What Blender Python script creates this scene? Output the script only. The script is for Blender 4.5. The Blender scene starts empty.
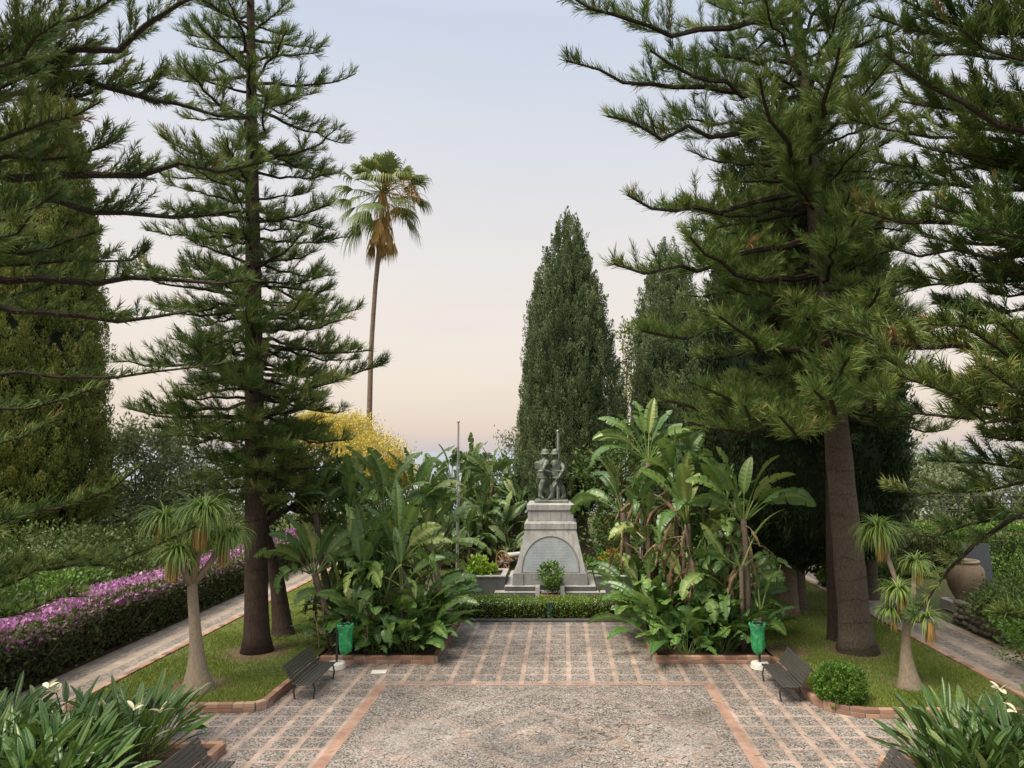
import bpy, bmesh, math, random
import numpy as np
from mathutils import Vector, Matrix

S = bpy.context.scene
C = S.collection
rng = np.random.default_rng(11)
R = random.Random(11)
PI = math.pi

# ------------------------------------------------------------------ camera
FPX = 740.0
CAM = np.array([0.42, 0.0, 5.0])
PX0 = 563.0                      # column of the vanishing point of the plaza (the photograph is cropped off-centre)
YAW, PITCH = 0.0, math.atan(66 / FPX)
cd = bpy.data.cameras.new('camera')
cd.sensor_width = 36.0
cd.lens = FPX / 1024 * 36.0
cd.shift_x = -(PX0 - 512) / 1024
cd.clip_start, cd.clip_end = 0.1, 60000
cam = bpy.data.objects.new('camera', cd)
cam.location = CAM
cam.rotation_euler = (PI / 2 + PITCH, 0, YAW)
C.objects.link(cam)
S.camera = cam

# ------------------------------------------------------------------ sky, sun, exposure
SUN_EL, SUN_AZ = math.radians(60), math.radians(225)      # azimuth clockwise from +Y: behind the camera, to the left
SUN_STRENGTH, SKY_STRENGTH, EXPOSURE = 3.6, 0.10, 0.85
w = bpy.data.worlds.new('World')
S.world = w
w.use_nodes = True
t = w.node_tree
t.nodes.clear()
sky = t.nodes.new('ShaderNodeTexSky')
sky.sky_type = 'NISHITA'
sky.sun_disc = False
sky.sun_elevation = SUN_EL
sky.sun_rotation = SUN_AZ
sky.altitude = 200
sky.air_density, sky.dust_density, sky.ozone_density = 1.2, 2.0, 1.5
tc = t.nodes.new('ShaderNodeTexCoord')
sep = t.nodes.new('ShaderNodeSeparateXYZ')
t.links.new(tc.outputs['Generated'], sep.inputs[0])
mr = t.nodes.new('ShaderNodeMapRange')
mr.inputs['From Min'].default_value = -0.1
mr.inputs['From Max'].default_value = 0.9
t.links.new(sep.outputs['Z'], mr.inputs['Value'])
ramp = t.nodes.new('ShaderNodeValToRGB')          # evening haze: peach near the horizon, lavender blue above; overhead, out of view, brightened to light the garden
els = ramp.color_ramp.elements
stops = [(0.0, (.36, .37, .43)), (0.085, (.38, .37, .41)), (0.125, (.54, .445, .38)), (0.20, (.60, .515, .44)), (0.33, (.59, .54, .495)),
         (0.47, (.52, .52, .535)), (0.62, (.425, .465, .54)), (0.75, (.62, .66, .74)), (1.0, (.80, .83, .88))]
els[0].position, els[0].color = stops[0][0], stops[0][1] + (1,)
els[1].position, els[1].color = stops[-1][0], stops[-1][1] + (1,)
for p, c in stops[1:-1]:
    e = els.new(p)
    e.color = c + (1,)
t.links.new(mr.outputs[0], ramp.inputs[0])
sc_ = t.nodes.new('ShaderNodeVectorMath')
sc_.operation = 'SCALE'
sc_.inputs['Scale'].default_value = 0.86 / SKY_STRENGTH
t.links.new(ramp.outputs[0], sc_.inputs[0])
mx = t.nodes.new('ShaderNodeMix')
mx.data_type = 'RGBA'
mx.inputs['Factor'].default_value = 0.88
t.links.new(sky.outputs[0], mx.inputs['A'])
hz_map = t.nodes.new('ShaderNodeMapping')                       # faint uneven bands of evening haze
hz_map.inputs['Scale'].default_value = (1.5, 1.5, 7.0)
hz = t.nodes.new('ShaderNodeTexNoise')
hz.inputs['Scale'].default_value = 1.7
hz.inputs['Detail'].default_value = 5
t.links.new(tc.outputs['Generated'], hz_map.inputs[0])
t.links.new(hz_map.outputs[0], hz.inputs['Vector'])
hr = t.nodes.new('ShaderNodeMapRange')
hr.inputs['From Min'].default_value, hr.inputs['From Max'].default_value = .3, .7
hr.inputs['To Min'].default_value, hr.inputs['To Max'].default_value = .98, 1.02
t.links.new(hz.outputs[0], hr.inputs['Value'])
hs = t.nodes.new('ShaderNodeVectorMath')
hs.operation = 'SCALE'
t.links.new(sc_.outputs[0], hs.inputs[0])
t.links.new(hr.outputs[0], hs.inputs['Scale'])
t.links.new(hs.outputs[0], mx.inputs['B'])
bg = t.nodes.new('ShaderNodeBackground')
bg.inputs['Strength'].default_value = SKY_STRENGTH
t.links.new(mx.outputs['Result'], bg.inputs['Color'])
wo = t.nodes.new('ShaderNodeOutputWorld')
t.links.new(bg.outputs[0], wo.inputs['Surface'])

sd = bpy.data.lights.new('sun', 'SUN')
sd.energy = SUN_STRENGTH
sd.angle = math.radians(34)
sd.color = (1.0, 0.89, 0.72)
sun = bpy.data.objects.new('sun', sd)
sv = Vector((math.sin(SUN_AZ) * math.cos(SUN_EL), math.cos(SUN_AZ) * math.cos(SUN_EL), math.sin(SUN_EL)))
sun.rotation_euler = (-sv).to_track_quat('-Z', 'Y').to_euler()
C.objects.link(sun)
S.view_settings.view_transform = 'Standard'
S.view_settings.look = 'None'
S.view_settings.exposure = EXPOSURE
S.view_settings.gamma = 1
S.view_settings.use_curve_mapping = False
S.render.engine = 'CYCLES'
S.cycles.max_bounces = 6
S.cycles.diffuse_bounces = 3
S.cycles.transparent_max_bounces = 4
S.cycles.use_denoising = True

# ------------------------------------------------------------------ placing: a pixel of the photograph + a depth -> a real point
_fh = np.array([-math.sin(YAW), math.cos(YAW), 0])
_rt = np.array([math.cos(YAW), math.sin(YAW), 0])
_fw = _fh * math.cos(PITCH) + np.array([0, 0, math.sin(PITCH)])
_up = -_fh * math.sin(PITCH) + np.array([0, 0, math.cos(PITCH)])
def at(px, py, Y):
    d = _fw + (px - PX0) / FPX * _rt + (384 - py) / FPX * _up
    return CAM + d * ((Y - CAM[1]) / d[1])
def gnd(px, py, z=0.0):
    d = _fw + (px - PX0) / FPX * _rt + (384 - py) / FPX * _up
    return CAM + d * ((z - CAM[2]) / d[2])

# ------------------------------------------------------------------ mesh building
class MB:
    def __init__(s):
        s.v, s.f3, s.f4, s.r, s.n = [], [], [], [], 0
    def add(s, V, F, rnd=0.5):
        V = np.asarray(V, float).reshape(-1, 3)
        for G in (F if isinstance(F, list) and len(F) and isinstance(F[0], np.ndarray) else [np.asarray(F, int)]):
            G = np.asarray(G, int)
            if G.size:
                (s.f3 if G.shape[-1] == 3 else s.f4).append(G.reshape(-1, G.shape[-1]) + s.n)
        s.v.append(V)
        s.r.append(np.broadcast_to(np.asarray(rnd, float), (len(V),)))
        s.n += len(V)
    def inst(s, V, F, M, O, rnd):
        V = np.asarray(V, float)
        m, n = len(M), len(V)
        if m == 0:
            return
        P = np.einsum('mij,nj->mni', M, V) + np.asarray(O)[:, None, :]
        idx = (np.arange(m) * n)[:, None, None]
        for G in (F if isinstance(F, list) else [F]):
            G = np.asarray(G, int)
            (s.f3 if G.shape[1] == 3 else s.f4).append((G[None] + idx).reshape(-1, G.shape[1]) + s.n)
        s.v.append(P.reshape(-1, 3))
        s.r.append(np.repeat(np.broadcast_to(np.asarray(rnd, float), (m,)), n))
        s.n += m * n
    def build(s, name, mat, parent=None, smooth=False, off=None):
        me = bpy.data.meshes.new(name)
        V = np.concatenate(s.v)
        if off is None and parent is not None:
            off = root_loc(parent)
        if off is not None:
            V = V - np.asarray(off)
        f3 = np.concatenate(s.f3) if s.f3 else np.zeros((0, 3), int)
        f4 = np.concatenate(s.f4) if s.f4 else np.zeros((0, 4), int)
        L = np.concatenate([f3.ravel(), f4.ravel()]).astype(np.int32)
        st = np.concatenate([np.arange(len(f3)) * 3, len(f3) * 3 + np.arange(len(f4)) * 4]).astype(np.int32)
        me.vertices.add(len(V))
        me.vertices.foreach_set('co', V.astype(np.float32).ravel())
        me.loops.add(len(L))
        me.loops.foreach_set('vertex_index', L)
        me.polygons.add(len(st))
        me.polygons.foreach_set('loop_start', st)
        me.polygons.foreach_set('use_smooth', np.full(len(st), smooth))
        me.update(calc_edges=True)
        a = me.attributes.new('rnd', 'FLOAT', 'POINT')
        a.data.foreach_set('value', np.concatenate(s.r).astype(np.float32))
        me.materials.append(mat)
        o = bpy.data.objects.new(name, me)
        C.objects.link(o)
        if parent is not None:
            o.parent = parent
        elif off is not None:
            o.location = off
        return o
    # --- solids
    def box(s, c, d, rz=0.0, rnd=0.5, rx=0.0, bev=0.0):
        hx, hy, hz = np.asarray(d, float) / 2
        if bev > 0:
            b = min(bev, hx * .9, hy * .9, hz * .9)
            ring = lambda x, y, z: [(-x, -y, z), (x, -y, z), (x, y, z), (-x, y, z)]
            V = ring(hx - b, hy - b, -hz) + ring(hx, hy, -hz + b) + ring(hx, hy, hz - b) + ring(hx - b, hy - b, hz)
            F = [(0, 3, 2, 1), (12, 13, 14, 15)]
            for k in range(3):
                for i in range(4):
                    j = (i + 1) % 4
                    F.append((4 * k + i, 4 * k + j, 4 * k + 4 + j, 4 * k + 4 + i))
        else:
            V = [(x, y, z) for z in (-hz, hz) for (x, y) in ((-hx, -hy), (hx, -hy), (hx, hy), (-hx, hy))]
            F = [(0, 3, 2, 1), (4, 5, 6, 7), (0, 1, 5, 4), (1, 2, 6, 5), (2, 3, 7, 6), (3, 0, 4, 7)]
        V = np.array(V, float)
        if rx:
            c_, s_ = math.cos(rx), math.sin(rx)
            V = V @ np.array([[1, 0, 0], [0, c_, s_], [0, -s_, c_]])
        if rz:
            c_, s_ = math.cos(rz), math.sin(rz)
            V = V @ np.array([[c_, s_, 0], [-s_, c_, 0], [0, 0, 1]])
        s.add(V + np.asarray(c), F, rnd)
    def tube(s, P, rad, n=6, rnd=0.5, cap=True, ecc=None):
        P = np.asarray(P, float)
        k = len(P)
        rad = np.broadcast_to(np.asarray(rad, float), (k,))
        T = np.gradient(P, axis=0)
        T /= np.linalg.norm(T, axis=1)[:, None] + 1e-9
        ref = np.array([0, 0, 1.0]) if abs(T[:, 2]).mean() < .8 else np.array([1.0, 0, 0])
        A = np.cross(T, ref)
        A /= np.linalg.norm(A, axis=1)[:, None] + 1e-9
        B = np.cross(T, A)
        th = np.arange(n) * 2 * PI / n
        V = P[:, None] + rad[:, None, None] * (A[:, None] * np.cos(th)[None, :, None] + B[:, None] * np.sin(th)[None, :, None])
        F = []
        i = np.arange(n)
        j = (i + 1) % n
        for q in range(k - 1):
            F.append(np.stack([q * n + i, q * n + j, (q + 1) * n + j, (q + 1) * n + i], 1))
        F = np.concatenate(F)
        V = V.reshape(-1, 3)
        if cap:
            V = np.concatenate([V, P[:1], P[-1:]])
            F3 = np.concatenate([np.stack([j, i, np.full(n, k * n)], 1), np.stack([(k - 1) * n + i, (k - 1) * n + j, np.full(n, k * n + 1)], 1)])
            s.add(V, [F, F3], rnd)
        else:
            s.add(V, [F], rnd)
    def lathe(s, prof, c, n=24, rnd=0.5, wob=0.0):
        c = np.asarray(c, float)
        V, F = [], []
        for k, (r, z) in enumerate(prof):
            for i in range(n):
                a = 2 * PI * i / n
                rr = r * (1 + wob * math.sin(3 * a + z * 2) * .5 + wob * R.uniform(-.5, .5))
                V.append((c[0] + rr * math.cos(a), c[1] + rr * math.sin(a), c[2] + z))
        for k in range(len(prof) - 1):
            for i in range(n):
                j = (i + 1) % n
                F.append((k * n + i, k * n + j, (k + 1) * n + j, (k + 1) * n + i))
        s.add(V, F, rnd)

def root_loc(o):
    p = np.array(o.location, float)
    while o.parent:
        o = o.parent
        p = p + np.array(o.location, float)
    return p

def thing(name, label, cat, loc=(0, 0, 0), group=None, rz=0.0):
    o = bpy.data.objects.new(name, None)
    o.empty_display_size = .2
    C.objects.link(o)
    o.location = Vector([float(x) for x in loc])
    o.rotation_euler = (0, 0, rz)
    o['label'], o['category'] = label, cat
    if group:
        o['group'] = group
    return o
def struct(o, kind='structure'):
    o['kind'] = kind
    return o
def stuff(o):
    o['kind'] = 'stuff'
    return o
def dup(root, loc, rz=0.0, sc=1.0, label=None, group=None):
    r = root.copy()
    C.objects.link(r)
    r.location = Vector([float(x) for x in loc])
    r.rotation_euler = (0, 0, rz)
    r.scale = (sc, sc, sc) if np.isscalar(sc) else sc
    if label:
        r['label'] = label
    if group:
        r['group'] = group
    for ch in list(root.children):
        c = ch.copy()
        C.objects.link(c)
        c.parent = r
        for g in list(ch.children):
            d = g.copy()
            C.objects.link(d)
            d.parent = c
    return r
def unit(v):
    v = np.asarray(v, float)
    return v / (np.linalg.norm(v, axis=-1, keepdims=True) + 1e-9)
def frames(D, l, wd, up=None):
    """columns: side*wd, dir*l, normal*wd"""
    D = unit(D)
    m = len(D)
    U = rng.normal(size=(m, 3)) if up is None else np.broadcast_to(up, (m, 3)) + rng.normal(size=(m, 3)) * .05
    A = unit(np.cross(D, U))
    B = np.cross(A, D)
    l = np.broadcast_to(l, (m,))[:, None]
    wd = np.broadcast_to(wd, (m,))[:, None]
    return np.stack([A * wd, D * l, B * wd], axis=2)

# ------------------------------------------------------------------ materials
def new_mat(name):
    m = bpy.data.materials.new(name)
    m.use_nodes = True
    m.node_tree.nodes.clear()
    return m, m.node_tree
def nd(t, typ, ins=None, **props):
    n = t.nodes.new(typ)
    for k, v in props.items():
        setattr(n, k, v)
    for k, v in (ins or {}).items():
        if isinstance(v, bpy.types.NodeSocket):
            t.links.new(v, n.inputs[k])
        else:
            n.inputs[k].default_value = v
    return n
def mth(t, op, a, b=0.0, c=0.0):
    return nd(t, 'ShaderNodeMath', {0: a, 1: b, 2: c}, operation=op).outputs[0]
def mixc(t, f, a, b):
    n = nd(t, 'ShaderNodeMix', data_type='RGBA')
    for k, v in (('Factor', f), ('A', a), ('B', b)):
        sock = [i for i in n.inputs if i.name == k and (i.type == ('VALUE' if k == 'Factor' else 'RGBA'))][0]
        if isinstance(v, bpy.types.NodeSocket):
            t.links.new(v, sock)
        else:
            sock.default_value = v if k == 'Factor' else (tuple(v) + (1,))[:4]
    return [o for o in n.outputs if o.type == 'RGBA'][0]
def rampc(t, f, stops, interp='LINEAR'):
    n = nd(t, 'ShaderNodeValToRGB', {0: f})
    n.color_ramp.interpolation = interp
    e = n.color_ramp.elements
    e[0].position, e[0].color = stops[0][0], tuple(stops[0][1]) + (1,)
    e[1].position, e[1].color = stops[-1][0], tuple(stops[-1][1]) + (1,)
    for p, c in stops[1:-1]:
        x = e.new(p)
        x.color = tuple(c) + (1,)
    return n.outputs[0]
def noise(t, scale, vec=None, detail=4, rough=.6):
    n = nd(t, 'ShaderNodeTexNoise', {'Scale': scale, 'Detail': detail, 'Roughness': rough})
    if vec is not None:
        t.links.new(vec, n.inputs['Vector'])
    return n.outputs[0]
def wpos(t):
    return nd(t, 'ShaderNodeNewGeometry').outputs['Position']
def opos(t):
    return nd(t, 'ShaderNodeTexCoord').outputs['Object']
def bump(t, h, strength=.4, dist=.02):
    return nd(t, 'ShaderNodeBump', {'Height': h, 'Strength': strength, 'Distance': dist}).outputs[0]
def finish(t, color, rough=.7, normal=None, spec=.3, metal=0.0):
    b = nd(t, 'ShaderNodeBsdfPrincipled', {'Roughness': rough, 'Specular IOR Level': spec, 'Metallic': metal})
    if isinstance(color, bpy.types.NodeSocket):
        t.links.new(color, b.inputs['Base Color'])
    else:
        b.inputs['Base Color'].default_value = tuple(color) + (1,)
    if normal is not None:
        t.links.new(normal, b.inputs['Normal'])
    nd(t, 'ShaderNodeOutputMaterial', {'Surface': b.outputs[0]})
    return b
def leaf_mat(name, stops, trans=.25, rough=.5, spec=.35, patch=.5, pscale=.9):
    stops = [(p_, (c_[0] * 1.16, c_[1] * 1.10, c_[2] * .92)) for p_, c_ in stops]
    m, t = new_mat(name)
    a = nd(t, 'ShaderNodeAttribute', attribute_name='rnd').outputs['Fac']
    n = noise(t, pscale, wpos(t), 2)
    f = mth(t, 'ADD', a, mth(t, 'MULTIPLY', mth(t, 'SUBTRACT', n, .5), patch))
    col = rampc(t, f, stops)
    b = nd(t, 'ShaderNodeBsdfPrincipled', {'Roughness': rough, 'Specular IOR Level': spec, 'Base Color': col})
    tr = nd(t, 'ShaderNodeBsdfTranslucent', {'Color': mixc(t, .35, col, (.25, .35, .04))})
    x = nd(t, 'ShaderNodeMixShader', {0: trans, 1: b.outputs[0], 2: tr.outputs[0]})
    nd(t, 'ShaderNodeOutputMaterial', {'Surface': x.outputs[0]})
    return m
def plain(name, col, rough=.6, spec=.3, metal=0.0, var=.15, scale=6.0, bmp=.1):
    m, t = new_mat(name)
    n = noise(t, scale, opos(t), 5)
    c = mixc(t, n, tuple(x * (1 - var) for x in col), tuple(min(1, x * (1 + var)) for x in col))
    finish(t, c, rough, bump(t, noise(t, scale * 6, opos(t), 3), bmp, .01), spec, metal)
    return m
M = {}
G = lambda a: tuple(a)
M['araucaria'] = leaf_mat('araucaria_needles', [(0, (.02, .046, .016)), (.35, (.06, .11, .034)), (.7, (.13, .19, .055)), (.93, (.22, .24, .085)), (1, (.20, .115, .055))], .12, .55, .25)
M['araucaria_bright'] = leaf_mat('araucaria_young_needles', [(0, (.03, .075, .02)), (.5, (.07, .145, .032)), (.85, (.13, .21, .045)), (1, (.22, .22, .06))], .15, .5, .3)
M['cypress'] = leaf_mat('cypress_scale_leaves', [(0, (.022, .045, .022)), (.5, (.05, .085, .04)), (1, (.10, .125, .055))], .06, .7, .2, .6)
M['cypress_mid'] = leaf_mat('cypress_grey_green_leaves', [(0, (.045, .076, .042)), (.5, (.10, .145, .08)), (1, (.19, .23, .13))], .08, .7, .2, .6)
M['cypress_olive'] = leaf_mat('cypress_olive_leaves', [(0, (.05, .08, .024)), (.5, (.14, .18, .052)), (1, (.27, .28, .09))], .08, .7, .2, .6)
M['cypress_shaded'] = leaf_mat('cypress_shaded_leaves', [(0, (.008, .018, .008)), (.6, (.018, .034, .014)), (1, (.035, .055, .02))], .04, .7, .2, .4)  # near-black: deep shade put into the leaf colour
M['paddle'] = leaf_mat('paddle_leaf', [(0, (.035, .09, .032)), (.4, (.068, .145, .05)), (.75, (.135, .225, .075)), (1, (.30, .35, .14))], .28, .38, .5, .35, .5)
M['paddle_far'] = leaf_mat('paddle_leaf_bluish', [(0, (.04, .085, .04)), (.5, (.075, .135, .06)), (1, (.15, .21, .09))], .25, .45, .45, .35, .5)
M['paddle_low'] = leaf_mat('paddle_leaf_low', [(0, (.026, .08, .028)), (.5, (.06, .14, .042)), (1, (.18, .28, .085))], .25, .32, .55, .4, .8)
M['blade'] = leaf_mat('crane_flower_leaf', [(0, (.022, .06, .02)), (.5, (.052, .115, .034)), (.8, (.095, .17, .055)), (1, (.20, .26, .10))], .2, .35, .5, .4, 1.2)
M['dead'] = leaf_mat('dry_leaf', [(0, (.045, .032, .024)), (.5, (.115, .08, .055)), (1, (.29, .23, .165))], .1, .8, .1, .4, 2)
M['pony'] = leaf_mat('ponytail_leaf', [(0, (.07, .15, .035)), (.5, (.16, .27, .07)), (1, (.34, .42, .15))], .2, .45, .4)
M['pony_dead'] = leaf_mat('ponytail_dry_leaf', [(0, (.20, .13, .05)), (.5, (.34, .22, .09)), (1, (.48, .36, .16))], .1, .8, .1)
M['palm'] = leaf_mat('fan_palm_leaf', [(0, (.05, .09, .025)), (.5, (.10, .14, .04)), (1, (.20, .21, .08))], .2, .5, .4, .3)
M['palm_dry'] = leaf_mat('fan_palm_dry_leaf', [(0, (.20, .12, .05)), (.5, (.36, .24, .11)), (1, (.50, .37, .19))], .15, .8, .1, .3)
M['hedge'] = leaf_mat('hedge_leaf', [(0, (.03, .05, .018)), (.5, (.06, .095, .03)), (1, (.14, .15, .06))], .15, .5, .35, .5, 2)
M['box'] = leaf_mat('box_leaf', [(0, (.03, .075, .015)), (.5, (.075, .16, .025)), (1, (.15, .27, .045))], .2, .45, .4, .4, 3)
M['hedge_bright'] = leaf_mat('bright_hedge_leaf', [(0, (.05, .10, .018)), (.5, (.12, .22, .03)), (1, (.24, .36, .055))], .25, .45, .4, .4, 3)
M['lime'] = leaf_mat('lime_leaf', [(0, (.08, .17, .02)), (.5, (.17, .30, .03)), (1, (.32, .42, .06))], .3, .45, .4, .3, 3)
M['olive'] = leaf_mat('grey_green_leaf', [(0, (.07, .095, .06)), (.5, (.13, .16, .10)), (1, (.22, .25, .16))], .2, .6, .25, .5, .5)
M['broad'] = leaf_mat('broad_green_leaf', [(0, (.03, .06, .018)), (.5, (.06, .105, .028)), (1, (.12, .16, .05))], .2, .5, .35, .5, .6)
M['bract'] = leaf_mat('bougainvillea_bract', [(0, (.26, .085, .33)), (.5, (.42, .17, .50)), (1, (.58, .37, .66))], .3, .6, .2, .6, 1.2)
M['gold'] = leaf_mat('golden_foliage', [(0, (.38, .32, .07)), (.5, (.55, .47, .14)), (1, (.66, .58, .24))], .3, .6, .2, .3, .5)
M['red_leaf'] = leaf_mat('reddish_young_leaf', [(0, (.20, .10, .04)), (1, (.36, .16, .07))], .2, .5, .3)
M['spath'] = leaf_mat('white_flower', [(0, (.65, .64, .55)), (1, (.8, .8, .72))], .3, .5, .3)
M['orange'] = leaf_mat('orange_flower', [(0, (.55, .18, .03)), (1, (.7, .3, .05))], .2, .5, .3)

def bark(name, c1, c2, rings=0.0, scale=5.0, stretch=.35, b=.7):
    m, t = new_mat(name)
    p = wpos(t)
    mp = nd(t, 'ShaderNodeMapping', {'Vector': p, 'Scale': (1, 1, stretch)}).outputs[0]
    n = noise(t, scale * 4, mp, 6, .65)
    n2 = noise(t, 1.1, p, 3)
    f = mth(t, 'ADD', mth(t, 'MULTIPLY', n, .75), mth(t, 'MULTIPLY', n2, .35))
    h = n
    if rings:
        z = nd(t, 'ShaderNodeSeparateXYZ', {0: p}).outputs[2]
        fr = mth(t, 'FRACT', mth(t, 'ADD', mth(t, 'MULTIPLY', z, rings), mth(t, 'MULTIPLY', n2, 1.1)))
        line = mth(t, 'MULTIPLY', mth(t, 'LESS_THAN', fr, .07), noise(t, 3.0, p, 3))
        f = mth(t, 'SUBTRACT', f, mth(t, 'MULTIPLY', line, .22))
        h = mth(t, 'SUBTRACT', n, mth(t, 'MULTIPLY', line, .6))
    finish(t, rampc(t, f, [(.25, c1), (.8, c2)]), .9, bump(t, h, b, .04), .15)
    return m
M['bark'] = bark('araucaria_bark', (.034, .027, .02), (.20, .157, .118), 1.9, 7.0, .45, 1.0)
M['bark_dark'] = bark('dark_bark', (.025, .018, .015), (.10, .07, .053), 1.7)
M['limb'] = bark('limb_bark', (.018, .014, .011), (.062, .045, .035))
M['bark_grey'] = bark('grey_bark', (.12, .115, .10), (.32, .30, .27), 0, 4, .6, .4)
M['bark_palm'] = bark('palm_bark', (.10, .07, .05), (.27, .20, .14), 3.2)
M['pony_bark'] = bark('ponytail_bark', (.17, .13, .09), (.38, .31, .23), 0, 5, .5, .5)
M['stem'] = bark('giant_stem', (.06, .045, .034), (.21, .165, .125), 4.0)
# ------------------------------------------------------------------ ground materials
def pebble_color(t, p, pinkish=.35, dark=1.0, scale=36.0):
    v = nd(t, 'ShaderNodeTexVoronoi', {'Vector': p, 'Scale': scale, 'Randomness': .9})
    cs = nd(t, 'ShaderNodeSeparateColor', {0: v.outputs['Color']}).outputs
    col = rampc(t, cs[0], [(0, (.04, .039, .037)), (.45, (.125, .12, .114)), (.7, (.22, .21, .197)), (.9, (.32, .30, .28)), (1, (.43, .405, .38))])
    col = mixc(t, mth(t, 'MULTIPLY', mth(t, 'LESS_THAN', cs[1], pinkish), .6), col, (.40, .24, .19))
    edge = mth(t, 'GREATER_THAN', v.outputs['Distance'], .62)
    col = mixc(t, mth(t, 'MULTIPLY', edge, .75), col, (.31, .265, .23))
    return col, v.outputs['Distance']
def stains(t, p, col, amt=.45):
    n1 = noise(t, .45, p, 5, .65)
    n2 = noise(t, 2.3, p, 4, .6)
    f = nd(t, 'ShaderNodeMapRange', {'Value': mth(t, 'ADD', mth(t, 'MULTIPLY', n1, .6), mth(t, 'MULTIPLY', n2, .4)), 'From Min': .35, 'From Max': .65, 'To Min': 1 - amt, 'To Max': 1 + amt * .35}).outputs[0]
    mul = nd(t, 'ShaderNodeVectorMath', {0: col, 'Scale': f}, operation='SCALE')
    return mul.outputs[0]
def tile_color(t, p):
    n = noise(t, 3.0, p, 4, .6)
    v = nd(t, 'ShaderNodeTexVoronoi', {'Vector': p, 'Scale': 4.0}).outputs['Color']
    c = rampc(t, n, [(.3, (.31, .225, .18)), (.7, (.44, .335, .28))])
    g_ = rampc(t, nd(t, 'ShaderNodeSeparateColor', {0: v}).outputs[0], [(0, (.26, .20, .165)), (1, (.46, .36, .30))])
    return mixc(t, .35, c, g_)
def frac_band(t, x, pitch, width, off=0.0):
    f = mth(t, 'FRACT', mth(t, 'ADD', mth(t, 'DIVIDE', x, pitch), off))
    return mth(t, 'LESS_THAN', f, width / pitch)
m, t = new_mat('plaza_paving')
p = wpos(t)
xyz = nd(t, 'ShaderNodeSeparateXYZ', {0: p}).outputs
wob = mth(t, 'MULTIPLY', mth(t, 'SUBTRACT', noise(t, 5, p, 3), .5), .035)
xx = mth(t, 'ADD', xyz[0], wob)
yy = mth(t, 'ADD', xyz[1], wob)
peb, dist = pebble_color(t, p, .14)
bl = frac_band(t, xx, .515, .105, .034)
bt = frac_band(t, yy, .515, .07, .0)
tile = tile_color(t, p)
c = mixc(t, mth(t, 'MULTIPLY', bt, .85), peb, tile)
c = mixc(t, bl, c, tile)
any_ = mth(t, 'MAXIMUM', bl, bt)
hgt = mth(t, 'MULTIPLY', mth(t, 'SUBTRACT', 1.0, any_), mth(t, 'SUBTRACT', 1.0, dist))
finish(t, stains(t, p, c, .5), .72, bump(t, hgt, .5, .015), .35)
M['plaza'] = m
m, t = new_mat('mosaic_paving')
p = wpos(t)
xyz = nd(t, 'ShaderNodeSeparateXYZ', {0: p}).outputs
pebA, dist = pebble_color(t, p, .12, scale=37)
pebP = mixc(t, .55, pebA, (.37, .275, .235))
pebL = mixc(t, .5, pebA, (.46, .43, .39))
pebD = mixc(t, .5, pebA, (.12, .115, .11))
dx = mth(t, 'ABSOLUTE', mth(t, 'SUBTRACT', xyz[0], .04))
dy = mth(t, 'ABSOLUTE', mth(t, 'SUBTRACT', xyz[1], 13.4))
wv = mth(t, 'MULTIPLY', mth(t, 'SUBTRACT', noise(t, 4, p, 3), .5), .12)
dia = mth(t, 'ADD', mth(t, 'ADD', dx, dy), wv)
rad = mth(t, 'ADD', mth(t, 'SQRT', mth(t, 'ADD', mth(t, 'MULTIPLY', dx, dx), mth(t, 'MULTIPLY', dy, dy))), wv)
def ring(v, a, b):
    return mth(t, 'MULTIPLY', mth(t, 'GREATER_THAN', v, a), mth(t, 'LESS_THAN', v, b))
c = pebA
c = mixc(t, mth(t, 'MULTIPLY', ring(rad, 2.3, 2.5), .45), c, pebP)
c = mixc(t, mth(t, 'MULTIPLY', ring(dia, 2.6, 2.85), .3), c, pebL)
c = mixc(t, mth(t, 'MULTIPLY', ring(dia, 1.35, 1.65), .6), c, pebP)
c = mixc(t, mth(t, 'MULTIPLY', ring(dia, .75, 1.35), .5), c, pebD)
c = mixc(t, mth(t, 'MULTIPLY', ring(dia, .35, .75), .55), c, pebP)
c = mixc(t, mth(t, 'LESS_THAN', dia, .22), c, pebD)
ex_ = mth(t, 'SUBTRACT', dx, 2.2)
rd2 = mth(t, 'ADD', mth(t, 'SQRT', mth(t, 'ADD', mth(t, 'MULTIPLY', ex_, ex_), mth(t, 'MULTIPLY', dy, dy))), wv)
c = mixc(t, mth(t, 'MULTIPLY', ring(rd2, .75, .95), .6), c, pebP)
c = mixc(t, mth(t, 'MULTIPLY', mth(t, 'LESS_THAN', rd2, .75), .35), c, pebL)
mxy = mth(t, 'MAXIMUM', mth(t, 'SUBTRACT', dx, 0), dy)
c = mixc(t, mth(t, 'MULTIPLY', ring(mxy, 2.74, 2.88), .28), c, pebP)
corner = mth(t, 'ABSOLUTE', mth(t, 'SUBTRACT', dx, dy))
c = mixc(t, mth(t, 'MULTIPLY', mth(t, 'MULTIPLY', mth(t, 'LESS_THAN', corner, .12), mth(t, 'GREATER_THAN', rad, 2.5)), .28), c, pebP)
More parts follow.
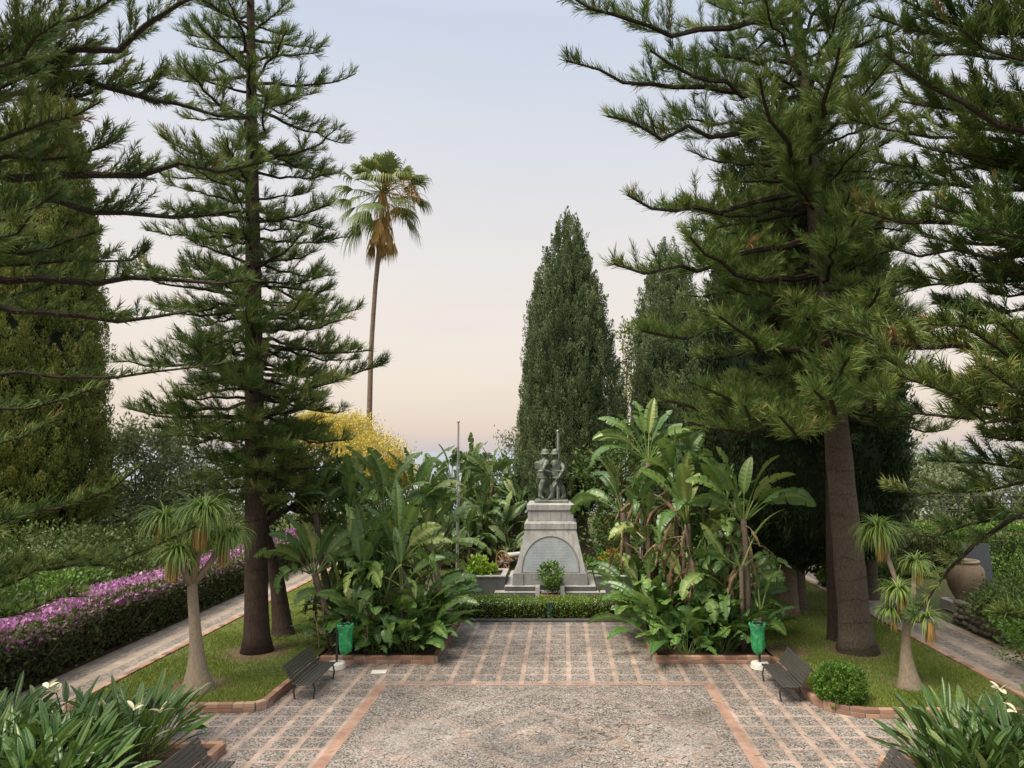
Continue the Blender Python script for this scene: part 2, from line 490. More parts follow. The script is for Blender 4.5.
# reddish dry needles swept into streaks
mp = nd(t, 'ShaderNodeMapping', {'Vector': p, 'Rotation': (0, 0, .5), 'Scale': (1.2, 5.0, 1)}).outputs[0]
ns = noise(t, 2.4, mp, 6, .7)
c = mixc(t, mth(t, 'MULTIPLY', mth(t, 'GREATER_THAN', ns, .62), .45), c, (.22, .10, .055))
finish(t, stains(t, p, c, .45), .72, bump(t, mth(t, 'SUBTRACT', 1.0, dist), .5, .015), .35)
M['mosaic'] = m
m, t = new_mat('tile_band')
p = wpos(t)
xyz = nd(t, 'ShaderNodeSeparateXYZ', {0: p}).outputs
c = rampc(t, noise(t, 2.5, p, 4), [(.3, (.27, .155, .11)), (.7, (.40, .27, .21))])
finish(t, stains(t, p, c, .35), .75, bump(t, noise(t, 40, p), .2, .01), .3)
M['tile'] = m
m, t = new_mat('brick')
a = nd(t, 'ShaderNodeAttribute', attribute_name='rnd').outputs['Fac']
p = wpos(t)
c = rampc(t, a, [(0, (.16, .075, .05)), (.5, (.31, .15, .095)), (1, (.46, .29, .20))])
c = mixc(t, mth(t, 'MULTIPLY', noise(t, 6, p, 5), .45), c, (.34, .28, .22))
finish(t, c, .85, bump(t, noise(t, 45, p), .4, .01), .2)
M['brick'] = m
M['mortar'] = plain('mortar', (.33, .29, .25), .9, .2)
m, t = new_mat('lawn_soil')
p = wpos(t)
g = rampc(t, noise(t, 14, p, 6, .7), [(.3, (.08, .105, .03)), (.7, (.17, .20, .065))])
d = rampc(t, noise(t, 20, p, 5), [(.3, (.11, .075, .045)), (.7, (.22, .16, .10))])
f = nd(t, 'ShaderNodeMapRange', {'Value': noise(t, .8, p, 5, .6), 'From Min': .56, 'From Max': .70}).outputs[0]
c = mixc(t, mth(t, 'MULTIPLY', f, .75), g, d)
BARE = [tuple(gnd(257, 655)[:2]) + (.95,), tuple(gnd(858, 655)[:2]) + (.85,), tuple(gnd(198, 690)[:2]) + (.75,), tuple(gnd(910, 688)[:2]) + (.5,), (5.9, 18.6, .7), (-5.9, 20.5, .6)]
for (bx_, by_, br_) in BARE:                # trodden, needle-strewn earth at the foot of the trunks
    dd_ = nd(t, 'ShaderNodeVectorMath', {0: p, 1: (bx_, by_, .09)}, operation='DISTANCE').outputs['Value']
    dd_ = mth(t, 'ADD', dd_, mth(t, 'MULTIPLY', mth(t, 'SUBTRACT', noise(t, 3.5, p, 4), .5), 1.1))
    c = mixc(t, nd(t, 'ShaderNodeMapRange', {'Value': dd_, 'From Min': br_ * 1.05, 'From Max': br_ * .7}).outputs[0], c, d)
finish(t, c, .95, bump(t, noise(t, 60, p), .7, .03), .1)
M['lawn'] = m
m, t = new_mat('soil')
p = wpos(t)
c = rampc(t, noise(t, 9, p, 6, .7), [(.3, (.035, .024, .016)), (.7, (.11, .075, .05))])
finish(t, c, .95, bump(t, noise(t, 30, p), .8, .04), .1)
M['soil'] = m
m, t = new_mat('striped_path')
p = wpos(t)
xyz = nd(t, 'ShaderNodeSeparateXYZ', {0: p}).outputs
wob = mth(t, 'MULTIPLY', mth(t, 'SUBTRACT', noise(t, 3, p, 3), .5), .06)
ax = mth(t, 'ABSOLUTE', mth(t, 'ADD', xyz[0], wob))
s1 = mth(t, 'MULTIPLY', mth(t, 'GREATER_THAN', ax, 9.55), mth(t, 'LESS_THAN', ax, 9.85))
s2 = mth(t, 'MULTIPLY', mth(t, 'GREATER_THAN', ax, 10.15), mth(t, 'LESS_THAN', ax, 10.5))
s3 = mth(t, 'MULTIPLY', mth(t, 'GREATER_THAN', ax, 10.85), mth(t, 'LESS_THAN', ax, 11.3))
peb, dist = pebble_color(t, p, .15, scale=18)
peb = mixc(t, .45, peb, (.24, .215, .19))
conc = rampc(t, noise(t, 3, p, 5), [(.3, (.27, .215, .175)), (.7, (.41, .34, .28))])
c = mixc(t, mth(t, 'MAXIMUM', s1, mth(t, 'MAXIMUM', s2, s3)), conc, peb)
finish(t, stains(t, p, c, .35), .85, bump(t, noise(t, 40, p), .4, .015), .2)
M['path'] = m
m, t = new_mat('garden_ground')
p = wpos(t)
c = mixc(t, nd(t, 'ShaderNodeMapRange', {'Value': noise(t, .5, p, 5), 'From Min': .4, 'From Max': .6}).outputs[0],
         rampc(t, noise(t, 12, p, 5), [(.3, (.06, .05, .03)), (.7, (.15, .12, .075))]), rampc(t, noise(t, 12, p, 5), [(.3, (.035, .06, .018)), (.7, (.09, .12, .04))]))
finish(t, c, .95, bump(t, noise(t, 20, p), .6, .05), .1)
M['ground'] = m
m, t = new_mat('hazy_sea')
p = wpos(t)
finish(t, rampc(t, noise(t, .002, p, 3), [(.3, (.16, .20, .25)), (.7, (.19, .23, .28))]), .35, bump(t, noise(t, .08, p, 4), .3, 1.0), .4)
M['sea'] = m

def sheet(name, pts, z, mat, skirt=0.0):
    """flat polygon cut into a fan, with an optional skirt down"""
    mb = MB()
    P = np.array([(x, y, z) for x, y in pts])
    c = P.mean(0)
    k = len(P)
    V = np.concatenate([P, [c]])
    mb.add(V, [np.array([(i, (i + 1) % k, k) for i in range(k)])])
    if skirt:
        Q = P - np.array([0, 0, skirt])
        mb.add(np.concatenate([P, Q]), [np.array([(i, k + i, k + (i + 1) % k, (i + 1) % k) for i in range(k)])])
    return struct(mb.build(name, mat))
def rect(x0, x1, y0, y1):
    return [(x0, y0), (x1, y0), (x1, y1), (x0, y1)]

# the garden terrace, ending in a slope down to the sea
mb = MB()
xs = np.linspace(-90, 90, 46)
ys = np.concatenate([np.linspace(-25, 60, 30), [66, 75, 90, 120, 200, 400]])
V = []
for y in ys:
    for x in xs:
        z = -.02
        if y > 60:
            z -= (y - 60) * .45
        if abs(x) > 20:
            z += -.02 * (abs(x) - 20)
        V.append((x * (1 if y < 100 else 4), y, z))
nx = len(xs)
mb.add(V, [np.array([(j * nx + i, j * nx + i + 1, (j + 1) * nx + i + 1, (j + 1) * nx + i) for j in range(len(ys) - 1) for i in range(nx - 1)])])
struct(mb.build('ground', M['ground'], smooth=True))
sheet('sea', [(-30000, 250), (30000, 250), (30000, 50000), (-30000, 50000)], -120, M['sea'])

PX, BX, BY0, BY1, LX = 5.35, 2.6, 17.95, 21.9, 9.15
sheet('plaza', rect(-9.2, 9.7, 1.0, 22.1), .0, M['plaza'])
sheet('mosaic_plaza', rect(-3.34, 3.42, 2.0, 16.28), .004, M['mosaic'])
for nm, r in (('band', rect(-3.54, -3.34, 2.0, 16.28)), ('band', rect(3.42, 3.62, 2.0, 16.28)), ('band', rect(-3.54, 3.62, 16.283, 16.40))):
    sheet('paving_band', r, .006, M['tile'])
# side paths
sheet('path', rect(-10.75, -9.2, 2, 46), .012, M['path'])
sheet('path', rect(9.7, 11.6, 2, 46), .012, M['path'])
# lawns (raised a little behind their brick kerbs)
def arc(cx, cy, r, a0, a1, n=7):
    return [(cx + r * math.cos(math.radians(a)), cy + r * math.sin(math.radians(a))) for a in np.linspace(a0, a1, n)]
lawnL = [(-9.05, 14.75), (-5.95, 14.75), (-5.5, 14.8), (-5.45, 14.95), (-5.45, 40), (-9.05, 40)]
lawnR = [(5.45, 40), (5.45, 15.6)] + arc(6.35, 15.35, .9, 180, 270, 7) + [(9.55, 14.45), (9.55, 40)]
sheet('lawn', lawnL, .09, M['lawn'])
sheet('lawn', lawnR, .09, M['lawn'])
# planting beds
sheet('soil', rect(-5.35, -BX - .06, BY0 + .06, 23.9), .10, M['soil'])
sheet('soil', rect(BX + .06, 5.35, BY0 + .06, 23.9), .10, M['soil'])
sheet('soil', rect(-9.05, -5.30, 2, 12.70), .10, M['soil'])
sheet('soil', rect(5.51, 9.55, 2, 12.11), .10, M['soil'])
sheet('soil', rect(-14.5, -10.75, 4, 46), .02, M['soil'])

def kerb(pts, name='kerb', h=.17, wd=.13, closed=False):
    mb, mm = MB(), MB()
    pts = [np.array(q, float) for q in pts]
    for a, b in zip(pts[:-1], pts[1:]):
        d = b - a
        L = np.linalg.norm(d)
        rz = math.atan2(d[1], d[0])
        n = max(1, int(round(L / .26)))
        for course, (z0, hh) in enumerate(((0.0, h * .48), (h * .52, h * .48))):
            for i in range(n):
                if L < .3:
                    f = .5
                else:
                    f = (i + .5) / n
                c = a + d * f
                j = R.uniform(-.004, .004)
                mb.box((c[0] - math.sin(rz) * j, c[1] + math.cos(rz) * j, z0 + hh / 2 + R.uniform(-.003, .003)), (L / n - .012, wd, hh), rz, R.random(), bev=.008)
        c = (a + b) / 2
        mm.box((c[0], c[1], h / 2 - .006), (L, wd - .016, h - .012), rz)
    o = mb.build(name, M['brick'])
    struct(o)
    q = mm.build('mortar', M['mortar'], o)
    return o
kerb([(-9.1, 14.68), (-5.9, 14.68), (-5.5, 14.73), (-5.38, 14.9), (-5.38, 17.9)])
kerb([(5.38, 17.9), (5.38, 15.6)] + arc(6.35, 15.35, .97, 180, 270, 7) + [(9.6, 14.38)])
kerb([(-5.3, BY0), (-BX, BY0), (-BX, BY1)])
kerb([(5.3, BY0), (BX, BY0), (BX, BY1)])
kerb([(-9.1, 12.77), (-5.24, 12.77), (-5.24, 3)])
kerb([(5.45, 3), (5.45, 12.17), (9.6, 12.17)])
kerb([(-9.12, 2), (-9.12, 12.7)], h=.13)
kerb([(-9.12, 14.8), (-9.12, 40)], h=.13)
kerb([(9.62, 14.5), (9.62, 40)], h=.13)
kerb([(9.62, 2), (9.62, 12.1)], h=.13)
kerb([(11.66, 2), (11.66, 19.2)], h=.13)
kerb([(11.66, 24), (11.66, 40)], h=.13)

# short grass on both lawns
def grass(x0, x1, y0, y1, n, seed):
    g = np.random.default_rng(seed)
    y = y0 + (y1 - y0) * g.random(n) ** 1.6
    x = g.uniform(x0, x1, n)
    # thin where the soil shows: same low clumping everywhere, denser in tufts
    k = g.random(n) < (.45 + .55 * (np.sin(x * 1.7 + y * .9) * np.sin(y * 1.3 - x * .6) > -.25))
    for (bx_, by_, br_) in BARE:
        k &= np.hypot(x - bx_, y - by_) > br_ * g.uniform(.55, 1.15, n)
    x, y = x[k], y[k]
    V = np.array([(-.5, 0, 0), (.5, 0, 0), (0, 1, 0)])
    D = np.stack([g.normal(0, .45, len(x)), g.normal(0, .45, len(x)), np.full(len(x), 1.0)], 1)
    mb = MB()
    mb.inst(V, np.array([(0, 1, 2)]), frames(D, g.uniform(.04, .085, len(x)), .014), np.stack([x, y, np.full(len(x), .088)], 1), g.random(len(x)))
    return stuff(mb.build('grass', M['grass']))
M['grass'] = leaf_mat('grass_blades', [(0, (.09, .14, .03)), (.5, (.17, .24, .055)), (.85, (.26, .31, .085)), (1, (.37, .34, .15))], .25, .6, .2, 1.0, .55)
grass(-9.0, -5.5, 14.8, 32, 95000, 3)
grass(5.55, 9.5, 14.6, 34, 115000, 4)
# ------------------------------------------------------------------ araucaria (tiers of level limbs carrying upturned rope-like whips)
_a = np.arange(3) * 2 * PI / 3
SPIKE_V = np.concatenate([np.stack([np.cos(_a) * .5, np.zeros(3), np.sin(_a) * .5], 1), [[0, 1, 0]]])
SPIKE_F = np.array([(0, 1, 3), (1, 2, 3), (2, 0, 3)])
KITE_V = np.array([(-.3, 0, 0), (.3, 0, 0), (.42, .7, .2), (-.1, 1, .5)])
KITE_F = np.array([(0, 1, 2, 3)])
def _curl():
    V = []
    for y, z, r in ((0, 0, .42), (.5, .5, .55)):
        V += [(math.cos(a) * r, y, z + math.sin(a) * r) for a in _a]
    V.append((0, 1, 2.6))
    f4 = [(0, 1, 4, 3), (1, 2, 5, 4), (2, 0, 3, 5)]
    f3 = [(3, 4, 6), (4, 5, 6), (5, 3, 6)]
    return np.array(V), [np.array(f4), np.array(f3)]
CURL_V, CURL_F = _curl()

def quad_path(p0, p1, sag, tip, n=10):
    p0, p1 = np.asarray(p0, float), np.asarray(p1, float)
    s = np.linspace(0, 1, n)
    P = p0 + (p1 - p0) * s[:, None]
    L = np.linalg.norm(p1 - p0)
    P[1:-1] += (rng.normal(0, .012, (n - 2, 3)) * L)
    P[:, 2] += -sag * L * 4 * s * (1 - s) + tip * L * np.clip(s - .7, 0, 1) ** 2 * 4
    side = np.array([-(p1 - p0)[1], (p1 - p0)[0], 0]) / L
    P += side * (R.uniform(-.04, .04) * L * np.sin(s * PI))[:, None]
    return P

def limb(leaf, wood, p0, p1, sag=.05, tip=.1, W=.9, t0=.25, r0=.06, wl=.27, ww=.028, sp=.13, ws=.055, curl=False, up=.55, tone=0.0, dens=1.0, lo=-.25):
    P = quad_path(p0, p1, sag, tip)
    L = np.linalg.norm(P[-1] - P[0])
    wood.tube(P, np.linspace(r0, r0 * .25, len(P)), 5, R.random(), cap=False)
    n = max(4, int(L * (1 - t0) / sp))
    # side twigs come in bunches with bare wood between them
    nc = max(2, int(L * (1 - t0) / .36))
    cs = t0 + (1 - t0) * (np.arange(nc) + .5 + rng.uniform(-.35, .35, nc)) / nc
    cw = rng.uniform(.55, 1.35, nc)
    pick = rng.integers(0, nc, n)
    s = np.clip(cs[pick] + rng.normal(0, .085, n) / L, t0, .995)
    k = len(P) - 1
    i = np.minimum((s * k).astype(int), k - 1)
    f = (s * k - i)[:, None]
    B = P[i] * (1 - f) + P[i + 1] * f
    T = unit(P[i + 1] - P[i])
    u = np.clip((s - t0) / (1 - t0), 0, 1)
    bunch_tone = rng.normal(0, .10, nc)
    prof = np.minimum(1, (u + .25) * 1.6) * (1 - .72 * u ** 1.7)
    Z = np.array([0, 0, 1.0])
    BB, DD, LL, RR = [], [], [], []
    lt = R.gauss(0, .07)
    for sg in (-1, 1):
        side = unit(np.cross(T, Z)) * sg
        ang = np.radians(rng.uniform(30, 80, n)) * (1 - .35 * u)
        LD = unit(T * np.cos(ang)[:, None] + side * np.sin(ang)[:, None] + Z * rng.uniform(lo, .75, n)[:, None])
        ll = W * prof * rng.uniform(.4, 1.15, n) * cw[pick]
        ok = rng.random(n) < .9 * dens
        for q in np.nonzero(ok)[0]:
            m = max(4, int(ll[q] / ws * 1.25))
            v = .12 + .88 * rng.random(m) ** .7
            lift = .22 * ll[q] * v ** 2
            pts = B[q] + LD[q] * (ll[q] * v)[:, None] + Z * lift[:, None]
            rd = rng.normal(0, 1, (m, 3))
            rd -= (rd @ LD[q])[:, None] * LD[q]
            rd = unit(rd)
            D = LD[q] * rng.uniform(.55, 1.1, m)[:, None] + rd * rng.uniform(.25, .8, m)[:, None] + Z * (up * rng.uniform(.1, .9, m))[:, None]
            BB.append(pts); DD.append(D)
            LL.append(wl * rng.uniform(.6, 1.2, m) * R.uniform(.75, 1.15))
            tn = R.gauss(.42, .12) + bunch_tone[pick[q]] + lt + rng.normal(0, .09, m) + .14 * v + tone
            RR.append(np.ones(m) if R.random() < .01 else np.clip(tn, 0, .93))
            s2 = unit(np.cross(LD[q], Z))
            wood.add(np.array([B[q], B[q] + s2 * .014, B[q] + LD[q] * ll[q] + Z * lift[-1]]), np.array([(0, 1, 2)]), .4)
    # whips along the limb itself
    m = int(L * (1 - t0) / ws * 1.0 * dens)
    s = t0 + (1 - t0) * rng.random(m) ** .8
    i = np.minimum((s * k).astype(int), k - 1)
    f = (s * k - i)[:, None]
    T = unit(P[i + 1] - P[i])
    side = unit(np.cross(T, Z))
    BB.append(P[i] * (1 - f) + P[i + 1] * f)
    DD.append(T * .7 + side * rng.uniform(-.9, .9, m)[:, None] + Z * (up * rng.uniform(-.2, 1.5, m))[:, None])
    LL.append(wl * rng.uniform(.6, 1.1, m)); RR.append(np.clip(rng.normal(.45, .15, m) + tone, 0, .93))
    BB, DD, LL, RR = map(np.concatenate, (BB, DD, LL, RR))
    wd = ww * rng.uniform(.7, 1.2, len(BB))
    if curl:
        leaf.inst(CURL_V, CURL_F, frames(DD, LL, wd, np.array([0.02, 0.01, -1.0])), BB, RR)
    else:
        leaf.inst(KITE_V, KITE_F, frames(DD, LL, wd), BB, RR)

# ------------------------------------------------------------------ columnar cypress (upright plumes of scale leaves round a dark core)
DIA_V = np.array([(0, 0, 0), (.5, .5, .12), (0, 1, 0), (-.5, .5, .12)])
DIA_F = np.array([(0, 1, 2, 3)])
TRI2_V = np.array([(-.5, 0, 0), (.5, 0, 0), (.55, .6, .1), (0, 1, .05), (-.55, .6, .1)])
def spindle(u, pw=1.6, top=.85, base=.18):
    return np.minimum(1, (u / base) ** .55 + .05) * (1 - u ** pw) ** top
def cypress(root, H, rad, z0, n, mat, per=42, leaf=.12, plume=.75, pr=.17, pw=1.6, top=.85, base=.18, gaps=0.0, seed=1, coremat=None, out=.22):
    g = np.random.default_rng(seed)
    mb = MB()
    # plume feet
    uu = g.random(n * 3)
    keep = g.random(n * 3) < spindle(uu, pw, top, base)
    u = uu[keep][:n]
    n = len(u)
    th = g.random(n) * 2 * PI
    lump = 1 + .10 * np.sin(3 * th + 5 * u) + .07 * np.sin(5 * th - 11 * u) + g.normal(0, .035, n)
    r = rad * spindle(u, pw, top, base) * lump * (.80 + .17 * g.random(n))
    z = z0 + u * (H - z0)
    B = np.stack([r * np.cos(th), r * np.sin(th), z], 1)
    O = np.stack([np.cos(th), np.sin(th), np.zeros(n)], 1)
    A = unit(O * (out + g.normal(0, .12, n))[:, None] + np.array([0, 0, 1.0]) + g.normal(0, .12, (n, 3)))
    pl = plume * g.uniform(.6, 1.25, n) * (1 - .35 * u)
    tone = np.clip(g.normal(.45, .19, n) + .05 * np.sin(4 * th), 0, 1)
    # leaves of every plume
    t_ = g.random((n, per))
    ph = g.random((n, per)) * 2 * PI
    rr = pr * (.15 + np.sin(PI * np.clip(t_ ** .75, 0, 1))) * g.uniform(.7, 1.05, (n, per)) * (pl / plume)[:, None]
    S1 = unit(np.cross(A, O + np.array([0, 0, .01])))
    S2 = np.cross(S1, A)
    rd = S1[:, None] * np.cos(ph)[..., None] + S2[:, None] * np.sin(ph)[..., None]
    Pp = B[:, None] + A[:, None] * (pl[:, None] * t_)[..., None] + rd * rr[..., None]
    D = A[:, None] * 1.0 + rd * .35 + g.normal(0, .2, (n, per, 3))
    Pp, D = Pp.reshape(-1, 3), D.reshape(-1, 3)
    m = len(Pp)
    nr = rd.reshape(-1, 3)
    Dn = unit(D)
    Sd = unit(np.cross(Dn, nr + g.normal(0, .35, (m, 3))))
    Nn = np.cross(Sd, Dn)
    l = leaf * g.uniform(.7, 1.4, m)
    Mx = np.stack([Sd * (l * .42)[:, None], Dn * l[:, None], Nn * (l * .6)[:, None]], 2)
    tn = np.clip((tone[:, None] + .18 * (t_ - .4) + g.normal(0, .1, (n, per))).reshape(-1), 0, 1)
    mb.inst(DIA_V, DIA_F, Mx, Pp, tn)
    off = np.array(root.location)
    mb.v = [v + off for v in mb.v]
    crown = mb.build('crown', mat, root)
    # solid dark core added inside to block light through the crown
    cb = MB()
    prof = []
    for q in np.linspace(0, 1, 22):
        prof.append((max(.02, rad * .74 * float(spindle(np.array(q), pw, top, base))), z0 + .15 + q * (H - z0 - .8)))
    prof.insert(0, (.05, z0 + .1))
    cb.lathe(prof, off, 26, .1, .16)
    cb.build('dark_core', coremat or M['cypress_shaded'], root, smooth=True)
    return crown
def trunk(root, P, rad, mat, n=14, name='trunk', flare=0.0, wob=.02):
    mb = MB()
    P = np.asarray(P, float)
    if len(P) < 8:
        s = np.linspace(0, 1, len(P))
        q = np.linspace(0, 1, 18)
        if flare:
            q = q ** 1.8
        rad = np.interp(q, s, np.broadcast_to(rad, (len(P),)))
        P = np.stack([np.interp(q, s, P[:, i]) for i in range(3)], 1)
    rad = np.array(rad, float)
    if flare:
        h = P[:, 2] - P[0, 2]
        rad = rad * (1 + flare * np.exp(-h / .35))
    mb.tube(P, rad * (1 + rng.uniform(-wob, wob, len(rad))), n, .5)
    return mb.build(name, mat, root, smooth=True)

# ------------------------------------------------------------------ leafy clumps
LEAF_V = np.array([(0, 0, 0), (.5, .45, .08), (0, 1, 0), (-.5, .45, .08)])
def leafcloud(mb, c, rad, n, size, nclump=40, sig=.22, asp=.5, g=None, shell=.55, tone=.45, updir=.35):
    g = g or rng
    c, rad = np.asarray(c, float), np.broadcast_to(np.asarray(rad, float), (3,))
    d = unit(g.normal(size=(nclump, 3)))
    q = d * (shell + (1 - shell) * g.random(nclump) ** .6)[:, None]
    ct = np.clip(g.normal(tone, .15, nclump), 0, 1)
    k = g.integers(0, nclump, n)
    e = g.normal(0, sig, (n, 3))
    P = c + (q[k] + e) * rad
    D = d[k] * .6 + g.normal(0, .6, (n, 3)) + np.array([0, 0, updir])
    l = size * g.uniform(.6, 1.3, n)
    mb.inst(LEAF_V, DIA_F, frames(D, l, l * asp), P, np.clip(ct[k] + g.normal(0, .13, n), 0, 1))
def shrub(name, label, cat, c, rad, n, size, mat, group=None, nclump=40, sig=.22, asp=.5, seed=1, stems=5, core=0.0):
    g = np.random.default_rng(seed)
    c = np.asarray(c, float)
    base = np.array([c[0], c[1], max(0.0, c[2] - np.broadcast_to(rad, (3,))[2] * 1.05)])
    root = thing(name, label, cat, base, group)
    mb = MB()
    leafcloud(mb, c, rad, n, size, nclump, sig, asp, g)
    mb.build('foliage', mat, root)
    sb = MB()
    r3 = np.broadcast_to(rad, (3,))
    for _ in range(stems):
        e = c + unit(g.normal(size=3)) * r3 * .6
        e[2] = max(e[2], base[2] + .3 * r3[2])
        sb.tube([base + g.normal(0, .04, 3) * [1, 1, 0], (base + e) / 2 + g.normal(0, .08, 3) * r3, e], [.02 + .015 * r3[2], .015 + .01 * r3[2], .006], 5)
    sb.build('stems', M['limb'], root)
    return root
def leafy_tree(name, label, cat, base, top, crown, mat, group=None, r0=.14, leaf=.16, per=900, seed=1, asp=.5, bk='bark_dark', ncl=22):
    """crown: list of (centre, radii) lobes; limbs run from the trunk into every lobe"""
    g = np.random.default_rng(seed)
    base, top = np.asarray(base, float), np.asarray(top, float)
    root = thing(name, label, cat, base, group)
    trunk(root, [base - [0, 0, .05], (base + top) / 2 + g.normal(0, .08, 3), top], [r0, r0 * .8, r0 * .55], M[bk], 10, flare=.5)
    sb, mb = MB(), MB()
    for c, rd in crown:
        c = np.asarray(c, float)
        mid = (top + c) / 2 + g.normal(0, .15, 3)
        sb.tube([top - [0, 0, .1], mid, c], [r0 * .5, r0 * .3, r0 * .12], 6, cap=False)
        r3 = np.broadcast_to(np.asarray(rd, float), (3,))
        for _ in range(6):
            e = c + unit(g.normal(size=3)) * r3 * .8
            sb.tube([mid, (mid + e) / 2 + g.normal(0, .1, 3), e], [r0 * .22, r0 * .12, .01], 4, cap=False)
        leafcloud(mb, c, rd, per, leaf, ncl, .2, asp, g)
    sb.build('limbs', M['limb'], root)
    mb.build('crown', mat, root)
    return root

# ------------------------------------------------------------------ paddle leaves (giant bird of paradise, crane flower, banana-like)
def paddle(leaf, base, az, el, pet, L, W, g, bend=.9, torn=.5, tone=.45, fold=.35, roll=None, stalk=None, pr=.018, droop0=.0):
    """one leaf: a stalk then a blade; el = start elevation (rad), bends down along its length"""
    stalk = stalk or leaf
    nP, nB = 5, 18
    tot = pet + L
    h = np.array([math.cos(az), math.sin(az), 0.0])
    Z = np.array([0, 0, 1.0])
    side = np.array([-math.sin(az), math.cos(az), 0.0])
    roll = g.normal(0, .35) if roll is None else roll
    s = np.concatenate([np.linspace(0, pet, nP), pet + np.linspace(0, L, nB + 1)[1:]])
    ang = el - bend * np.clip((s - pet * .3) / tot, 0, 1) ** 1.5
    ang = ang - droop0 * np.clip((s - pet) / max(L, .01), 0, 1) ** 1.2
    P = [np.asarray(base, float)]
    for a, b in zip(range(len(s) - 1), range(1, len(s))):
        m = (ang[a] + ang[b]) / 2
        P.append(P[-1] + (h * math.cos(m) + Z * math.sin(m)) * (s[b] - s[a]))
    P = np.array(P)
    stalk.tube(P[:nP + 1], np.linspace(pr, pr * .5, nP + 1), 4, min(1, tone + .25), cap=False)
    Bp = P[nP - 1:]
    T = unit(np.gradient(Bp, axis=0))
    cr, sr = math.cos(roll), math.sin(roll)
    Nn = unit(np.cross(np.broadcast_to(side, T.shape), T)) * -1
    Sd = side * cr + Nn * sr
    Nn = np.cross(T, Sd)
    if (Nn[:, 2].mean()) < 0:
        Nn = -Nn
    u = np.linspace(0, 1, nB + 1)
    wdt = W * np.sin(PI * np.clip(u, 0.0, 1) ** .80) ** .62
    wdt[0] = W * .16
    wdt[-1] = .004
    for sg in (-1, 1):
        j = 0
        while j < nB:
            k = nB if torn <= 0 else min(nB, j + (int(g.integers(1, 5)) if g.random() < torn else int(g.integers(4, 9))))
            fo = fold + (g.normal(-.05, .42) if torn > 0 else 0) * torn
            ii = np.arange(j, k + 1)
            ins = np.zeros(len(ii))
            if torn > 0 and len(ii) > 1:
                ins[0] = .22 if j > 0 else 0
                ins[-1] = -.22 if k < nB else 0
            sl = L / nB
            mid = Bp[ii]
            wv = wdt[ii] * (1 + (g.normal(0, .05, len(ii)) if torn > 0 else 0))
            q = fo + np.zeros(len(ii))
            e1 = mid + (Sd[ii] * (sg * np.cos(q) * wv * .55)[:, None]) + Nn[ii] * (np.sin(q) * wv * .55 + (ii % 2) * .035 * wv)[:, None] + T[ii] * (sl * ins * .5 + wv * .10)[:, None]
            q2 = q - .55
            e2 = e1 + (Sd[ii] * (sg * np.cos(q2) * wv * .45)[:, None]) + Nn[ii] * (np.sin(q2) * wv * .45)[:, None] + T[ii] * (sl * ins + wv * .12)[:, None]
            m = len(ii)
            V = np.concatenate([mid, e1, e2])
            F = []
            for q_ in range(m - 1):
                a = [(q_, q_ + 1, m + q_ + 1, m + q_), (m + q_, m + q_ + 1, 2 * m + q_ + 1, 2 * m + q_)]
                if sg < 0:
                    a = [x[::-1] for x in a]
                F += a
            tn = np.clip(tone + g.normal(0, .05), 0, 1)
            rv = np.concatenate([np.full(m, min(1, tn + .28)), np.clip(tn + (np.arange(m) % 2) * .07 - .03, 0, 1), np.clip(tn + (np.arange(m) % 2) * .06, 0, 1)])
            leaf.add(V, [np.array(F)], rv)
            j = k
    return P

